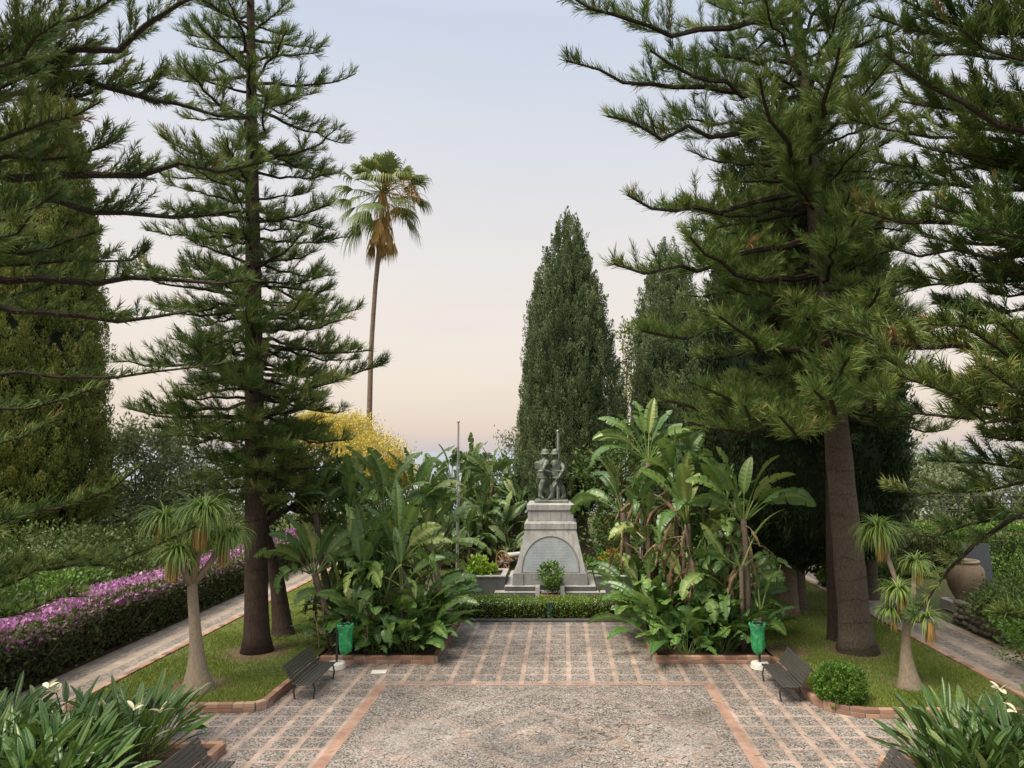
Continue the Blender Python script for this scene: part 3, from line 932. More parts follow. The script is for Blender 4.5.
def giant_strelitzia(name, label, cat, loc, H, g, nleaf=9, fan=None, L=(.9, 1.4), pet=(.45, .95), mat='paddle', group=None, dead=9, lean=(0, 0), suck=3, spread=1.3):
    """stem with a fan of paddle leaves in one plane, dry leaves hanging under it"""
    root = thing(name, label, cat, loc, group)
    loc = np.asarray(loc, float)
    fan = g.uniform(0, PI) if fan is None else fan
    top = loc + np.array([lean[0], lean[1], H])
    sb, mb, db = MB(), MB(), MB()
    if H > .3:
        q = np.linspace(0, 1, 9)
        P = loc + (top - loc) * q[:, None] + np.stack([np.sin(q * PI) * g.normal(0, .12), np.sin(q * PI) * g.normal(0, .12), np.zeros(9)], 1)
        sb.tube(P, np.linspace(.095, .075, 9) * (1 + g.uniform(-.06, .06, 9)), 9)
    # the main fan and the suckers crowding round the stem
    fans = [(top, fan, nleaf, 1.0)]
    for q_ in range(suck if H > 1.2 else 0):
        az = g.uniform(0, 2 * PI)
        d_ = g.uniform(.25, .6)
        fans.append((loc + np.array([math.cos(az) * d_, math.sin(az) * d_, H * g.uniform(.25, .8)]), g.uniform(0, PI), int(g.integers(4, 7)), g.uniform(.7, .95)))
        sb.tube([loc + np.array([math.cos(az) * d_ * .7, math.sin(az) * d_ * .7, 0]), fans[-1][0]], [.06, .05], 7)
    for (tp_, fn, nl, sc) in fans:
        for i in range(nl):
            a = (i / (nl - 1) - .5) * 2
            th = a * spread + g.normal(0, .13)
            az = fn + (0 if th > 0 else PI) + g.normal(0, .38)
            el = PI / 2 - abs(th) * .72
            k = abs(a)
            paddle(mb, tp_ + np.array([math.cos(fn), math.sin(fn), 0]) * a * .10, az, el, sc * g.uniform(*pet) * (1 - .25 * k), sc * g.uniform(*L), sc * g.uniform(.18, .26), g,
                   bend=.25 + 1.35 * k * g.uniform(.6, 1.35), torn=np.clip(g.normal(.30 + .45 * k, .25), 0, 1), tone=np.clip(g.normal(.56 - .08 * k, .21), 0, 1), roll=g.normal(0, .8), droop0=.35 * k + .2, pr=.026)
    if H > .3:
        sb.build('trunk', M['stem'], root, smooth=True)
    mb.build('crown', M[mat], root)
    if dead:
        for i in range(dead):
            az = g.uniform(0, 2 * PI)
            b = top - np.array([0, 0, g.uniform(0, min(H * .55, 1.3))]) + np.array([math.cos(az), math.sin(az), 0]) * .07
            paddle(db, b, az, g.uniform(-1.1, -.1), g.uniform(.15, .4), g.uniform(.5, 1.1), g.uniform(.04, .10), g, bend=1.3, torn=.9, tone=g.uniform(.15, .85), fold=-.5, pr=.016)
        db.build('dry_leaves', M['dead'], root)
    return root
def low_paddle(name, label, cat, loc, g, n=14, L=(.65, 1.15), W=(.11, .18), pet=(.3, .95), mat='paddle_low', group=None, torn=.4, elr=(.55, 1.45), bend=1.15, r=.25):
    root = thing(name, label, cat, loc, group)
    loc = np.asarray(loc, float)
    mb = MB()
    for i in range(n):
        az = i * 2.4 + g.normal(0, .3)
        e = g.uniform(*elr)
        paddle(mb, loc + np.array([math.cos(az), math.sin(az), 0]) * r * g.random(), az, e, g.uniform(*pet), g.uniform(*L), g.uniform(*W), g,
               bend=bend * g.uniform(.6, 1.2), torn=torn, tone=np.clip(g.normal(.45, .2), 0, 1), roll=g.normal(0, .5), pr=.014, droop0=.35)
    mb.build('foliage', M[mat], root)
    return root

# ------------------------------------------------------------------ thin drooping strips (ponytail palm heads)
def strips(mb, base, n, L, wd, g, elr=(-.3, 1.5), bend=2.2, tone=.5, seg=6, az0=None, azs=PI):
    az = g.uniform(0, 2 * PI, n) if az0 is None else az0 + g.uniform(-azs, azs, n)
    el = g.uniform(*elr, n)
    l = L * g.uniform(.7, 1.15, n)
    h = np.stack([np.cos(az), np.sin(az), np.zeros(n)], 1)
    sd = np.stack([-np.sin(az), np.cos(az), np.zeros(n)], 1)
    P = np.broadcast_to(base, (n, 3)).copy() + h * .04
    pts = [P]
    bd = bend * g.uniform(.6, 1.2, n)
    for k in range(seg):
        a = el - bd * ((k + .5) / seg) ** .8
        a = np.maximum(a, -1.5)
        P = P + (h * np.cos(a)[:, None] + np.array([0, 0, 1.0]) * np.sin(a)[:, None]) * (l / seg)[:, None]
        pts.append(P)
    Q = np.stack(pts, 1)
    ww = wd * np.array([1, 1.1, 1, .9, .75, .5, .1])[:seg + 1]
    A = Q + sd[:, None] * ww[None, :, None]
    B = Q - sd[:, None] * ww[None, :, None]
    V = np.concatenate([A, B], 1)
    k = seg + 1
    F = np.array([(i, i + 1, k + i + 1, k + i) for i in range(seg)])
    idx = (np.arange(n) * 2 * k)[:, None, None]
    tn = np.clip(tone + g.normal(0, .15, n), 0, 1)
    mb.add(V.reshape(-1, 3), [(F[None] + idx).reshape(-1, 4)], np.repeat(tn, 2 * k))
# ------------------------------------------------------------------ the tall araucaria behind the ponytail palm (tree A)
def araucaria(name, label, base, H, r0, tiers, mat='araucaria', lean=(0, 0), seed=1, extra=(), zstart=3.0, clear=None, **kw):
    global rng, R
    rng = np.random.default_rng(seed)
    R = random.Random(seed)
    base = np.asarray(base, float)
    root = thing(name, label, 'tree', base)
    top = base + np.array([lean[0], lean[1], H])
    q = np.linspace(0, 1, 40)
    P = base + (top - base) * q[:, None] - [0, 0, .05]
    ring = 1 + .035 * (np.sin(q * H * 2 * PI / .65) > .75)
    rad = (r0 * (1 - q) ** .8 + .03) * ring * (1 + .45 * np.exp(-q * H / .28)) * (1 + rng.uniform(-.025, .025, 40))
    tb = MB()
    tb.tube(P, rad, 16)
    tb.build('trunk', M[kw.pop('bk', 'bark')], root, smooth=True)
    leaf, wood = MB(), MB()
    for (z, n, Ls, az0, drop) in tiers:
        c = base + (top - base) * (z / H)
        for i in range(n):
            az = az0 + 2 * PI * i / n + R.uniform(-.25, .25)
            L = Ls * R.uniform(.6, 1.12)
            e = c + np.array([math.cos(az) * L, math.sin(az) * L, -drop * L + R.uniform(-.12, .12)])
            if R.random() < .12:
                continue
            limb(leaf, wood, c + [0, 0, R.uniform(-.3, .3)], e + [0, 0, R.uniform(-.25, .25)], R.uniform(-.02, .05), R.uniform(.06, .16), W=min(1.05, .22 + .2 * L), t0=.18, r0=.02 + .012 * L, **kw)
    for ex in extra:
        ex = dict(ex)
        k2 = dict(kw)
        k2.update(ex.get('kw', {}))
        limb(leaf, wood, ex['a'], ex['b'], ex.get('sag', .04), ex.get('tip', .1), W=ex.get('W', .8), t0=ex.get('t0', .2), r0=ex.get('r0', .06), **k2)
    wood.build('limbs', M['limb'], root)
    leaf.build('crown', M[mat], root)
    return root

bA = gnd(257, 655)
tiers = []
z = 3.9
i = 0
while z < 18.9:
    n = 8 if z < 9.5 else (7 if z < 13 else 5)
    tiers.append((z, n, np.interp(z, [3.9, 5, 6.2, 7.2, 9, 11, 13.5, 16, 18.9], [1.4, 1.8, 2.6, 2.9, 2.5, 2.3, 2.6, 2.2, 1.1]), i * .6, np.interp(z, [3.6, 8, 13, 18], [.20, .06, -.03, -.2])))
    z += np.interp(z, [3.6, 7, 10, 18], [.36, .38, .52, .62])
    i += 1
araucaria('araucaria', 'tall slim araucaria with a dark trunk on the lawn behind the swollen-footed ponytail palm', bA, 20.5, .26, tiers, lean=(-1.0, .1), seed=5, bk='bark_dark', wl=.25, ww=.018, sp=.115, ws=.0145, up=.85, lo=-.12)

# ------------------------------------------------------------------ the big araucaria at the other lawn (tree B)
bB = gnd(858, 655)
tiers = []
z, i = 6.2, 0
while z < 19.5:
    tiers.append((z, 8 if z < 12 else 6, np.interp(z, [5.3, 7, 9, 12, 15, 19.5], [2.5, 2.9, 3.2, 3.6, 3.7, 1.8]), i * .55 + .2, np.interp(z, [5.3, 9, 14, 19], [.22, .06, -.04, -.2])))
    z += np.interp(z, [5.3, 8, 12, 18], [.5, .55, .62, .75])
    i += 1
tB = bB + np.array([-1.1, .5, 20.5])
def onB(z):
    return bB + (tB - bB) * (z / 20.5)
ex = []
for (px, py, Y, z) in ((560, 4, 15.5, 16.6), (566, 72, 17, 14.8), (608, 128, 16.2, 13.6), (628, 208, 15.5, 12.0), (614, 278, 15.2, 10.8), (642, 345, 15.0, 9.4), (650, 60, 16, 14.4),
                       (690, 250, 14.5, 9.6), (700, 400, 14.4, 6.6), (720, 330, 14.2, 7.6), (780, 430, 13.6, 5.9), (850, 370, 13.6, 7.0), (880, 300, 13.8, 8.4), (660, 412, 15.0, 6.9), (690, 436, 14.6, 6.4), (745, 420, 13.8, 6.3), (815, 405, 13.4, 6.6), (885, 405, 13.8, 6.9), (760, 90, 14, 12.2), (840, 60, 13.5, 13.0)):
    a = onB(z)
    b = at(px, py, Y)
    ex.append(dict(a=a, b=b, sag=.04, tip=.12, W=.85, t0=.22, r0=.10))
araucaria('araucaria', 'massive araucaria with a thick ringed trunk rising behind the clipped round bush', bB, 20.5, .36, tiers, lean=(-1.1, .5), seed=8, extra=ex, wl=.29, ww=.018, sp=.115, ws=.0145, up=.85, lo=-.15)

# ------------------------------------------------------------------ two nearer araucarias whose trunks stand outside the picture
global_curl = dict(curl=True)
def reach(lst, base, zs):
    out = []
    for (px, py, Y, za, kw) in lst:
        d = dict(a=np.array([base[0], base[1], za]), b=at(px, py, Y))
        d.update(kw)
        out.append(d)
    return out
bL = np.array([-11.6, 12.6, 0.0])
near = [(215, -6, 14.5, 11.3, dict(sag=.06, tip=.1, r0=.13, W=.8)), (255, 122, 15.0, 12.6, dict(sag=.02, tip=.05, r0=.10, W=.8)), (262, 166, 13.6, 10.0, dict(sag=.02, tip=.03, r0=.11, W=.75)),
        (240, 216, 14.2, 9.5, dict(sag=.01, tip=.05, r0=.10, W=.7)), (250, 282, 13.3, 8.1, dict(sag=.0, tip=.02, r0=.10, W=.6, kw=dict(dens=.75))), (190, 318, 12.6, 7.8, dict(sag=.02, tip=.06, r0=.09, W=.5, kw=dict(dens=.6))),
        (228, 366, 12.2, 6.2, dict(sag=.01, tip=.02, r0=.05, W=.25, t0=.2, kw=dict(dens=.25))), (60, 200, 11.8, 8.6, dict(W=.9)), (100, 110, 12.4, 10.2, dict(W=.9)), (60, 30, 11.4, 10.9, dict(W=.9)),
        (130, 60, 15.6, 11.9, dict(W=.8)), (140, -20, 12.5, 11.6, dict(W=.9)), (50, 290, 13.5, 7.6, dict(W=.7)), (40, 150, 15.5, 9.9, dict(W=.7)),
        (137, 484, 11.4, 4.4, dict(sag=.10, tip=.12, r0=.05, W=.42, t0=.25)), (195, 542, 12.6, 3.1, dict(sag=.06, tip=.12, r0=.045, W=.45, t0=.25)), (75, 570, 11.6, 2.9, dict(sag=.05, tip=.1, r0=.04, W=.5)),
        (85, 610, 10.8, 2.7, dict(sag=.04, tip=.1, r0=.04, W=.45)), (60, 430, 11.0, 4.9, dict(sag=.05, tip=.1, r0=.04, W=.4, kw=dict(dens=.6))), (95, 395, 10.9, 6.0, dict(sag=.05, tip=.05, r0=.05, W=.35, kw=dict(dens=.6))),
        (95, 20, 13.5, 11.6, dict(W=1.0)), (160, 85, 14.4, 11.4, dict(W=.9)), (40, 75, 12.6, 10.6, dict(W=1.0)), (120, 145, 13.4, 9.9, dict(W=.8)), (95, 240, 13.0, 8.4, dict(W=.8)), (150, 255, 14.6, 8.3, dict(W=.7, kw=dict(dens=.7))),
        (30, 225, 11.2, 8.0, dict(W=.8)), (15, 530, 10.6, 4.0, dict(W=.6)), (110, 560, 13.2, 3.0, dict(W=.6, sag=.05, tip=.1, r0=.04))]
araucaria('araucaria', 'near araucaria whose long level limbs reach in over the flowering hedge', bL, 17, .36,
          [(13.2, 6, 3.2, .2, -.1), (14.2, 5, 2.6, .7, -.1), (15.2, 5, 2.0, .1, -.15), (16.2, 5, 1.3, .5, -.2)], seed=21, extra=reach(near, bL, None), wl=.215, ww=.0115, sp=.105, ws=.0145, curl=True, up=.85, lo=-.05)
bR = np.array([10.3, 10.6, 0.0])
near = [(886, 70, 10.2, 8.9, dict(sag=.03, tip=.12, r0=.10, W=.85)), (905, 150, 11.4, 9.0, dict(sag=.02, r0=.07, W=.7)), (860, 215, 11.0, 8.2, dict(sag=.01, tip=.04, r0=.085, W=.8)), (830, 350, 10.6, 7.4, dict(sag=.06, tip=.16, r0=.075, W=.8)),
        (905, 10, 11.5, 11.2, dict(W=.9)), (960, 40, 9.6, 10.3, dict(W=.9, kw=dict(dens=.8))), (930, 130, 12.8, 9.8, dict(W=.7, kw=dict(dens=.6))), (975, 240, 9.6, 8.3, dict(W=.8)), (905, 330, 12.2, 7.7, dict(sag=.05, W=.6, kw=dict(dens=.7))),
        (925, 285, 12.5, 8.3, dict(W=.6, kw=dict(dens=.6))), (960, 190, 13, 9.3, dict(W=.6, kw=dict(dens=.5))),
        (882, 385, 8.6, 6.3, dict(sag=.04, tip=.14, r0=.06, W=.6, kw=dict(tone=.14))), (930, 352, 8.2, 6.6, dict(sag=.04, tip=.14, r0=.05, W=.6, kw=dict(tone=.14))), (985, 395, 7.8, 6.1, dict(sag=.04, tip=.14, r0=.05, W=.6, kw=dict(tone=.14))),
        (914, 614, 12.6, 5.2, dict(sag=-.17, tip=-.02, r0=.08, W=.6, t0=.35, kw=dict(dens=.75))), (905, 545, 12.0, 5.0, dict(sag=.02, r0=.05, W=.45, t0=.5, kw=dict(dens=.6))), (885, 500, 12.4, 5.2, dict(sag=.02, r0=.04, W=.6, t0=.35, kw=dict(dens=.8))), (925, 470, 12, 5.3, dict(sag=.03, r0=.05, W=.7)),
        (985, 445, 11.5, 5.6, dict(sag=.03, r0=.05, W=.7)), (996, 625, 9.8, 3.1, dict(sag=.03, tip=.1, r0=.04, W=.4, kw=dict(tone=.1))), (1008, 520, 11.2, 4.5, dict(sag=.03, r0=.05, W=.4)),
        (870, 25, 11.8, 11.4, dict(W=1.0)), (900, 60, 12.8, 11.3, dict(W=.9)), (850, 130, 12.0, 9.6, dict(W=.9)), (885, 190, 12.4, 9.2, dict(W=.8, kw=dict(dens=.7))), (880, 255, 11.4, 8.3, dict(W=.8, kw=dict(dens=.7))),
        (980, 100, 11.0, 9.8, dict(W=.9, kw=dict(dens=.8))), (940, 390, 11.4, 6.6, dict(W=.8)), (890, 420, 11.6, 6.1, dict(W=.8)), (990, 300, 11.8, 8.0, dict(W=.7, kw=dict(dens=.7))), (930, 215, 10.4, 8.6, dict(W=.7, kw=dict(dens=.6))),
        (1000, 345, 8.4, 6.5, dict(sag=.04, tip=.14, r0=.05, W=.7, kw=dict(tone=.14))), (900, 405, 8.2, 6.0, dict(sag=.04, tip=.14, r0=.05, W=.7, kw=dict(tone=.14))), (930, 95, 12.4, 10.6, dict(W=.9)), (965, 165, 11.4, 9.4, dict(W=.9)), (985, 20, 11.8, 11.2, dict(W=1.0)), (1000, 215, 10.6, 8.6, dict(W=.9)), (925, 245, 12.2, 8.6, dict(W=.9)), (985, 275, 11.2, 8.1, dict(W=.9)), (945, 315, 11.6, 7.6, dict(W=.9)),
        (900, 110, 13.2, 10.3, dict(W=.9)), (1010, 130, 12.6, 9.9, dict(W=.9)), (960, 360, 11.2, 7.0, dict(W=.9)), (895, 290, 12.8, 8.2, dict(W=.8)), (870, 170, 13.0, 9.7, dict(W=.8)), (950, 420, 8.4, 6.0, dict(sag=.04, tip=.14, r0=.05, W=.6, kw=dict(tone=.12)))]
araucaria('araucaria', 'near araucaria whose dark limbs hang in over the earthenware jar', bR, 16, .40,
          [(12.4, 6, 3.0, .2, -.1), (13.4, 5, 2.4, .7, -.1), (14.6, 5, 1.6, .1, -.2)], seed=23, extra=reach(near, bR, None), wl=.215, ww=.0115, sp=.085, ws=.012, curl=True, up=.85, lo=-.05)

# ------------------------------------------------------------------ cypresses
def cyp(label, px, Y, top_py, wpx, mat, n, z0, trunk_r, seed, base_dx=0.0, leaf=.13, **kw):
    cx = at(px, 450, Y)[0]
    base = np.array([cx, Y, 0.0])
    H = at(px, top_py, Y)[2]
    root = thing('cypress', label, 'tree', base)
    trunk(root, [base + [base_dx, 0, -.05], base + [base_dx * .6, 0, z0], base + [0, 0, H * .6]], [trunk_r, trunk_r * .85, .05], M['bark_grey'] if kw.pop('grey', False) else M['bark'], 12, flare=.4)
    cypress(root, H, wpx / FPX * Y / 2, z0, n, M[mat], seed=seed, leaf=leaf, **kw)
    return root
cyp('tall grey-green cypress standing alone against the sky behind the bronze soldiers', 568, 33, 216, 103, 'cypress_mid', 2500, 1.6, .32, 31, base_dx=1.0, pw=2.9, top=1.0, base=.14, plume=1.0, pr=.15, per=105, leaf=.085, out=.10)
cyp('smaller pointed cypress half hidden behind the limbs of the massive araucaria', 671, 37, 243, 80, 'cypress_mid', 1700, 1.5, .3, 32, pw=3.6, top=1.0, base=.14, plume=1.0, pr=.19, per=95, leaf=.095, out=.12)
cyp('very dark broad cypress just behind the massive araucaria, bare stems under its skirt', 792, 23.5, 95, 205, 'cypress_shaded', 2600, 1.15, .34, 33, pw=2.4, top=.7, base=.1, plume=.8, pr=.19, leaf=.12)
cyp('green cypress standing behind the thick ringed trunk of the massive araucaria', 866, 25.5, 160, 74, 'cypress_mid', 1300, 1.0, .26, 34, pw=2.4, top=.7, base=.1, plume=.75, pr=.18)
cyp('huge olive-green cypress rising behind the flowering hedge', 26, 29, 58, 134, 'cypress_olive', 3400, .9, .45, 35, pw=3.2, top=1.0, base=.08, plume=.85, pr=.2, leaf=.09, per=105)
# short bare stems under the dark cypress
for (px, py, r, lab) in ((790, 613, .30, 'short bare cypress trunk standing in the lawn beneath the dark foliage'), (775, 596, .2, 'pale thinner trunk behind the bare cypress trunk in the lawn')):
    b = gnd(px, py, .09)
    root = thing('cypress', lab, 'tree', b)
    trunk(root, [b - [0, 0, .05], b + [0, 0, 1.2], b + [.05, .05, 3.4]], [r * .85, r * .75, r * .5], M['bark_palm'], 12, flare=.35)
    cypress(root, 6.0, 1.1, 1.25, 260, M['cypress_shaded'], seed=40 + px, leaf=.11, plume=.7, pr=.18, base=.1)
b = gnd(836, 640, .09)
root = thing('small_tree', 'dark bare trunk close behind the thick ringed araucaria trunk', 'tree', b)
trunk(root, [b - [0, 0, .05], b + [0, .05, 2.0], b + [.05, .1, 5.6]], [.19, .17, .12], M['bark_dark'], 10, flare=.3)
tb, lb = MB(), MB()
limb(lb, tb, b + [.05, .1, 4.2], b + [-.9, .8, 4.6], W=.6)
limb(lb, tb, b + [.05, .1, 4.9], b + [.9, .9, 5.2], W=.6)
limb(lb, tb, b + [.05, .1, 5.4], b + [-.2, -.6, 6.0], W=.6)
tb.build('limbs', M['limb'], root)
lb.build('crown', M['araucaria'], root)

# ------------------------------------------------------------------ fan palm
def fan_palm():
    g = np.random.default_rng(51)
    Y = 40.0
    base = np.array([at(368, 450, Y)[0], Y, 0.0])
    p = [base, at(369, 430, Y), at(371, 350, Y), at(375, 290, Y), at(380, 240, Y), at(383, 192, Y)]
    root = thing('fan_palm', 'lone tall fan palm with a thin bare trunk and a shaggy crown against the sky', 'palm tree', base)
    trunk(root, p, [.20, .145, .13, .12, .13, .16], M['bark_palm'], 10, flare=.3)
    top = p[-1]
    mb, db, fb = MB(), MB(), MB()
    def fan(mb, az, el, pet, Lf, tone, droop, nseg=22, arc=2.5):
        h = np.array([math.cos(az), math.sin(az), 0])
        sd = np.array([-math.sin(az), math.cos(az), 0])
        d = h * math.cos(el) + np.array([0, 0, 1]) * math.sin(el)
        nn = np.cross(sd, d)
        b0 = top + h * .15
        hub = b0 + d * pet - np.array([0, 0, .12 * pet * droop])
        mb.tube([b0, (b0 + hub) / 2 + [0, 0, .05], hub], [.025, .02, .015], 4, tone, cap=False)
        for k in range(nseg):
            a = (k / (nseg - 1) - .5) * arc
            dr = d * math.cos(a) + sd * math.sin(a)
            l = Lf * (1 - .25 * abs(a) / 1.25) * g.uniform(.85, 1.1)
            side = np.cross(nn, dr)
            w = .045
            pts = [hub, hub + dr * l * .5 + nn * .03, hub + dr * l * .8 - np.array([0, 0, .10 * droop * l]), hub + dr * l * .95 - np.array([0, 0, .36 * droop * l])]
            V = []
            for q, ww in zip(pts, (.2, 1.0, .7, .05)):
                V += [q + side * w * ww, q - side * w * ww]
            tn = np.clip(tone + g.normal(0, .1), 0, 1)
            mb.add(V, [np.array([(0, 1, 3, 2), (2, 3, 5, 4), (4, 5, 7, 6)])], tn)
    for i in range(44):
        az = i * 2.399 + g.normal(0, .2)
        u = i / 43
        fan(mb, az, 1.5 - 2.2 * u + g.normal(0, .15), g.uniform(1.1, 1.9), g.uniform(1.1, 1.45), g.uniform(.2, .75), .9 + .9 * u, 20, 2.1)
    for i in range(20):
        az = i * 2.399
        fan(db, az, -1.32 - .2 * g.random(), g.uniform(.8, 2.6), g.uniform(.6, 1.1), g.uniform(.0, .6), 1.4, 10, .9)
    # dry flower stalks arching out of the crown on one side
    for i in range(26):
        az = g.normal(-.25, .75)
        el = g.uniform(.1, 1.3)
        strips(fb, top + np.array([0, 0, g.uniform(0, .4)]), 1, g.uniform(2.0, 2.8), .03, g, (el, el + .05), 2.3, .5, 6, az, .02)
        e = fb.v[-1].reshape(-1, 3)[5]
        strips(fb, e, 9, .85, .022, g, (-.6, .8), 1.6, .6)
    db.build('dry_leaves', M['palm_dry'], root)
    fb.build('flower_stalks', M['palm_dry'], root)
    mb.build('crown', M['palm'], root)
fan_palm()

# ------------------------------------------------------------------ trees and shrubs in the background
o_ = lambda px, py, Y: at(px, py, Y)
g0 = np.array([0, 0, 0])
def bgtree(label, px, Y, lobes, mat, seed, leaf=.2, per=900, r0=.16, cat='tree', name='tree', asp=.5, group=None, toppy=520, bk='bark_dark', dx=0, ncl=22):
    base = np.array([at(px, 450, Y)[0], Y, 0.0])
    tp = at(px + dx, toppy, Y)
    cr = []
    for (x, y, rx, ry) in lobes:
        s = Y / FPX
        cr.append((at(x, y, Y + R.uniform(-.6, .6)), (rx * s, (rx + ry) / 2 * s, ry * s)))
    return leafy_tree(name, label, cat, base, tp, cr, M[mat], group, r0, leaf, per, seed, asp, bk, ncl)
bgtree('golden yellow leafy tree glowing behind the giant bird of paradise plants', 350, 34, [(318, 430, 30, 18), (342, 440, 36, 24), (370, 458, 34, 22), (392, 474, 24, 16)], 'gold', 61, .11, 9000, ncl=110)
bgtree('grey-green olive tree between the huge cypress and the tall slim araucaria', 150, 34, [(128, 465, 36, 40), (170, 490, 42, 46), (215, 480, 42, 44), (190, 530, 44, 36), (115, 520, 36, 44), (150, 450, 26, 26)], 'olive', 62, .2, 2600)
bgtree('dark leafy tree with a leaning trunk on the lawn behind the slim araucaria', 290, 20.3, [(275, 470, 34, 30), (315, 478, 34, 26), (262, 500, 26, 26), (330, 500, 30, 26), (290, 445, 26, 22)], 'broad', 63, .15, 1500, .24, toppy=520, dx=-28)
bgtree('pale sparse tree rising behind the row of bird of paradise stems', 512, 42, [(505, 450, 20, 20), (522, 440, 14, 14), (498, 470, 20, 14), (530, 465, 14, 16)], 'olive', 64, .16, 420, .12)
bgtree('soft yellowish pine seen between the two cypresses', 628, 44, [(628, 340, 12, 16), (634, 372, 14, 18), (626, 400, 14, 18), (640, 330, 14, 12)], 'cypress_olive', 65, .2, 520, .14)
bgtree('soft yellowish pine seen between the smaller cypress and the dark one', 712, 44, [(706, 310, 22, 20), (716, 340, 22, 24), (700, 370, 20, 24)], 'cypress_olive', 66, .2, 700, .16)
bgtree('grey-green tree in the gap beyond the stone urn', 905, 36, [(900, 450, 22, 30), (925, 480, 26, 28), (900, 490, 24, 26)], 'olive', 67, .2, 1000, .16)
bgtree('pale green tree beyond the dark metal panel', 985, 40, [(960, 470, 30, 22), (1000, 480, 34, 26), (1030, 460, 30, 30)], 'olive', 68, .2, 900, .16)
bgtree('tall dark leafy tree behind the second flagpole', 640, 30, [(610, 470, 30, 34), (650, 480, 36, 40), (690, 470, 36, 40), (630, 530, 34, 34), (680, 540, 40, 36)], 'broad', 69, .2, 1500, .2)
bgtree('bushy green tree at the far end behind the dark cannon', 470, 36, [(440, 520, 30, 34), (480, 530, 36, 36), (520, 530, 34, 36), (410, 540, 30, 34)], 'broad', 70, .2, 1300, .18)
bgtree('bushy green tree at the far end behind the yellow tree', 330, 40, [(290, 520, 34, 34), (330, 530, 36, 36), (370, 525, 34, 36), (400, 520, 30, 30)], 'broad', 71, .2, 1300, .18)
bgtree('dark bushy tree behind the shade of the dark cypress', 740, 32, [(710, 540, 36, 40), (750, 520, 40, 44), (800, 530, 40, 44)], 'broad', 72, .2, 1300, .18)
bgtree('dense dark shrubby tree at the foot of the huge cypress', 90, 26, [(60, 560, 40, 26), (105, 556, 40, 26), (150, 566, 40, 24), (20, 560, 40, 30)], 'broad', 73, .15, 1500, .14, toppy=580)

# woods beyond the garden on either side, so far off that single trees only just tell apart
gw = 'trees in the far row beyond the garden'
for i in range(22):
    x = -46 + i * 1.9 if i < 13 else 9 + (i - 13) * 3.6
    Y = 47 + R.uniform(-3, 4)
    hh = R.uniform(3.4, 5.2)
    leafy_tree('far_tree', 'grey-green tree in the far row beyond the garden', 'tree', (x, Y, -.1), (x + .2, Y, hh * .5),
               [((x + R.uniform(-.8, .8), Y + R.uniform(-.8, .8), hh * .62), (1.7, 1.5, hh * .34)), ((x - 1.1, Y, hh * .42), (1.3, 1.3, hh * .3)), ((x + 1.1, Y, hh * .42), (1.3, 1.3, hh * .3)), ((x, Y - .6, 1.0), (2.0, 1.2, 1.0))],
               M['olive'] if i % 3 else M['broad'], gw, .16, .3, 800, 600 + i, ncl=16)
# ------------------------------------------------------------------ giant bird of paradise plants in the two brick beds
R = random.Random(77)
rng = np.random.default_rng(77)
g = np.random.default_rng(101)
def gs(px, Y, top_py, label, fan, group, z0=.1, stem=None, n=9, mat='paddle', **kw):
    Y += .45 if z0 > 0 else 0
    xt = at(px, 450, Y)[0]
    x = xt if z0 == 0 else (np.clip(xt, -5.15, -2.95) if xt < 0 else np.clip(xt, 2.95, 5.15))
    kw['lean'] = (xt - x + kw.get('lean', (0, 0))[0], 0)
    ztop = at(px, top_py, Y)[2]
    n += 1
    H = ztop - 1.6 if stem is None else stem
    return giant_strelitzia('giant_strelitzia', label, 'plant', (x, Y, z0), max(.2, H - z0), g, n, fan, mat=mat, group=group, **kw)
gA = 'giant bird of paradise plants in the bed behind the first litter bin'
gs(318, 19.2, 452, 'giant bird of paradise with pale upright paddle leaf, nearest the slim araucaria', .2, gA, n=8, pet=(.3, .6))
gs(318, 18.2, 508, 'shorter giant bird of paradise with torn drooping leaves above the first litter bin', .5, gA, n=8, pet=(.3, .6))
gs(350, 19.2, 458, 'giant bird of paradise with rusty dry skirt in the middle of the first bed', 1.2, gA, n=9)
gs(385, 19.6, 455, 'giant bird of paradise with steep leaves in front of the palm trunk', .1, gA, n=9)
gs(415, 20.2, 452, 'giant bird of paradise with broad leaf reaching towards the first flagpole', .0, gA, n=10)
gs(400, 18.6, 500, 'stocky giant bird of paradise bending over the inner kerb of its bed', 2.6, gA, n=9)
gs(365, 18.3, 520, 'young giant bird of paradise with tattered leaves beside the first litter bin', 1.9, gA, n=8)
gs(432, 20.4, 490, 'yellowing giant bird of paradise just before the planter with the lime shrub', .3, gA, n=8)
gB = 'giant bird of paradise plants in the bed behind the second litter bin'
gs(648, 20.3, 402, 'tallest giant bird of paradise with leaves reaching towards the bronze soldiers', .1, gB, n=11, dead=18)
gs(676, 20.0, 430, 'giant bird of paradise hung with a thick brown skirt of dry leaves', .6, gB, n=10, dead=26)
gs(622, 20.6, 455, 'giant bird of paradise arching over the red-topped shrub', 2.9, gB, n=8, dead=5)
gs(705, 19.0, 462, 'leaning giant bird of paradise with a bare grey stem', 1.3, gB, n=8, lean=(-.5, 0))
gs(742, 18.5, 456, 'giant bird of paradise with a clean open fan of leaves above the second litter bin', .0, gB, n=11, spread=1.25, dead=14)
gs(725, 19.6, 470, 'giant bird of paradise with curled dry leaves behind the open fan', .9, gB, n=9, dead=18)
gs(690, 19.4, 500, 'shorter giant bird of paradise in the shade of the hanging dry skirt', 2.0, gB, n=8)
gC = 'row of giant bird of paradise behind the first flagpole'
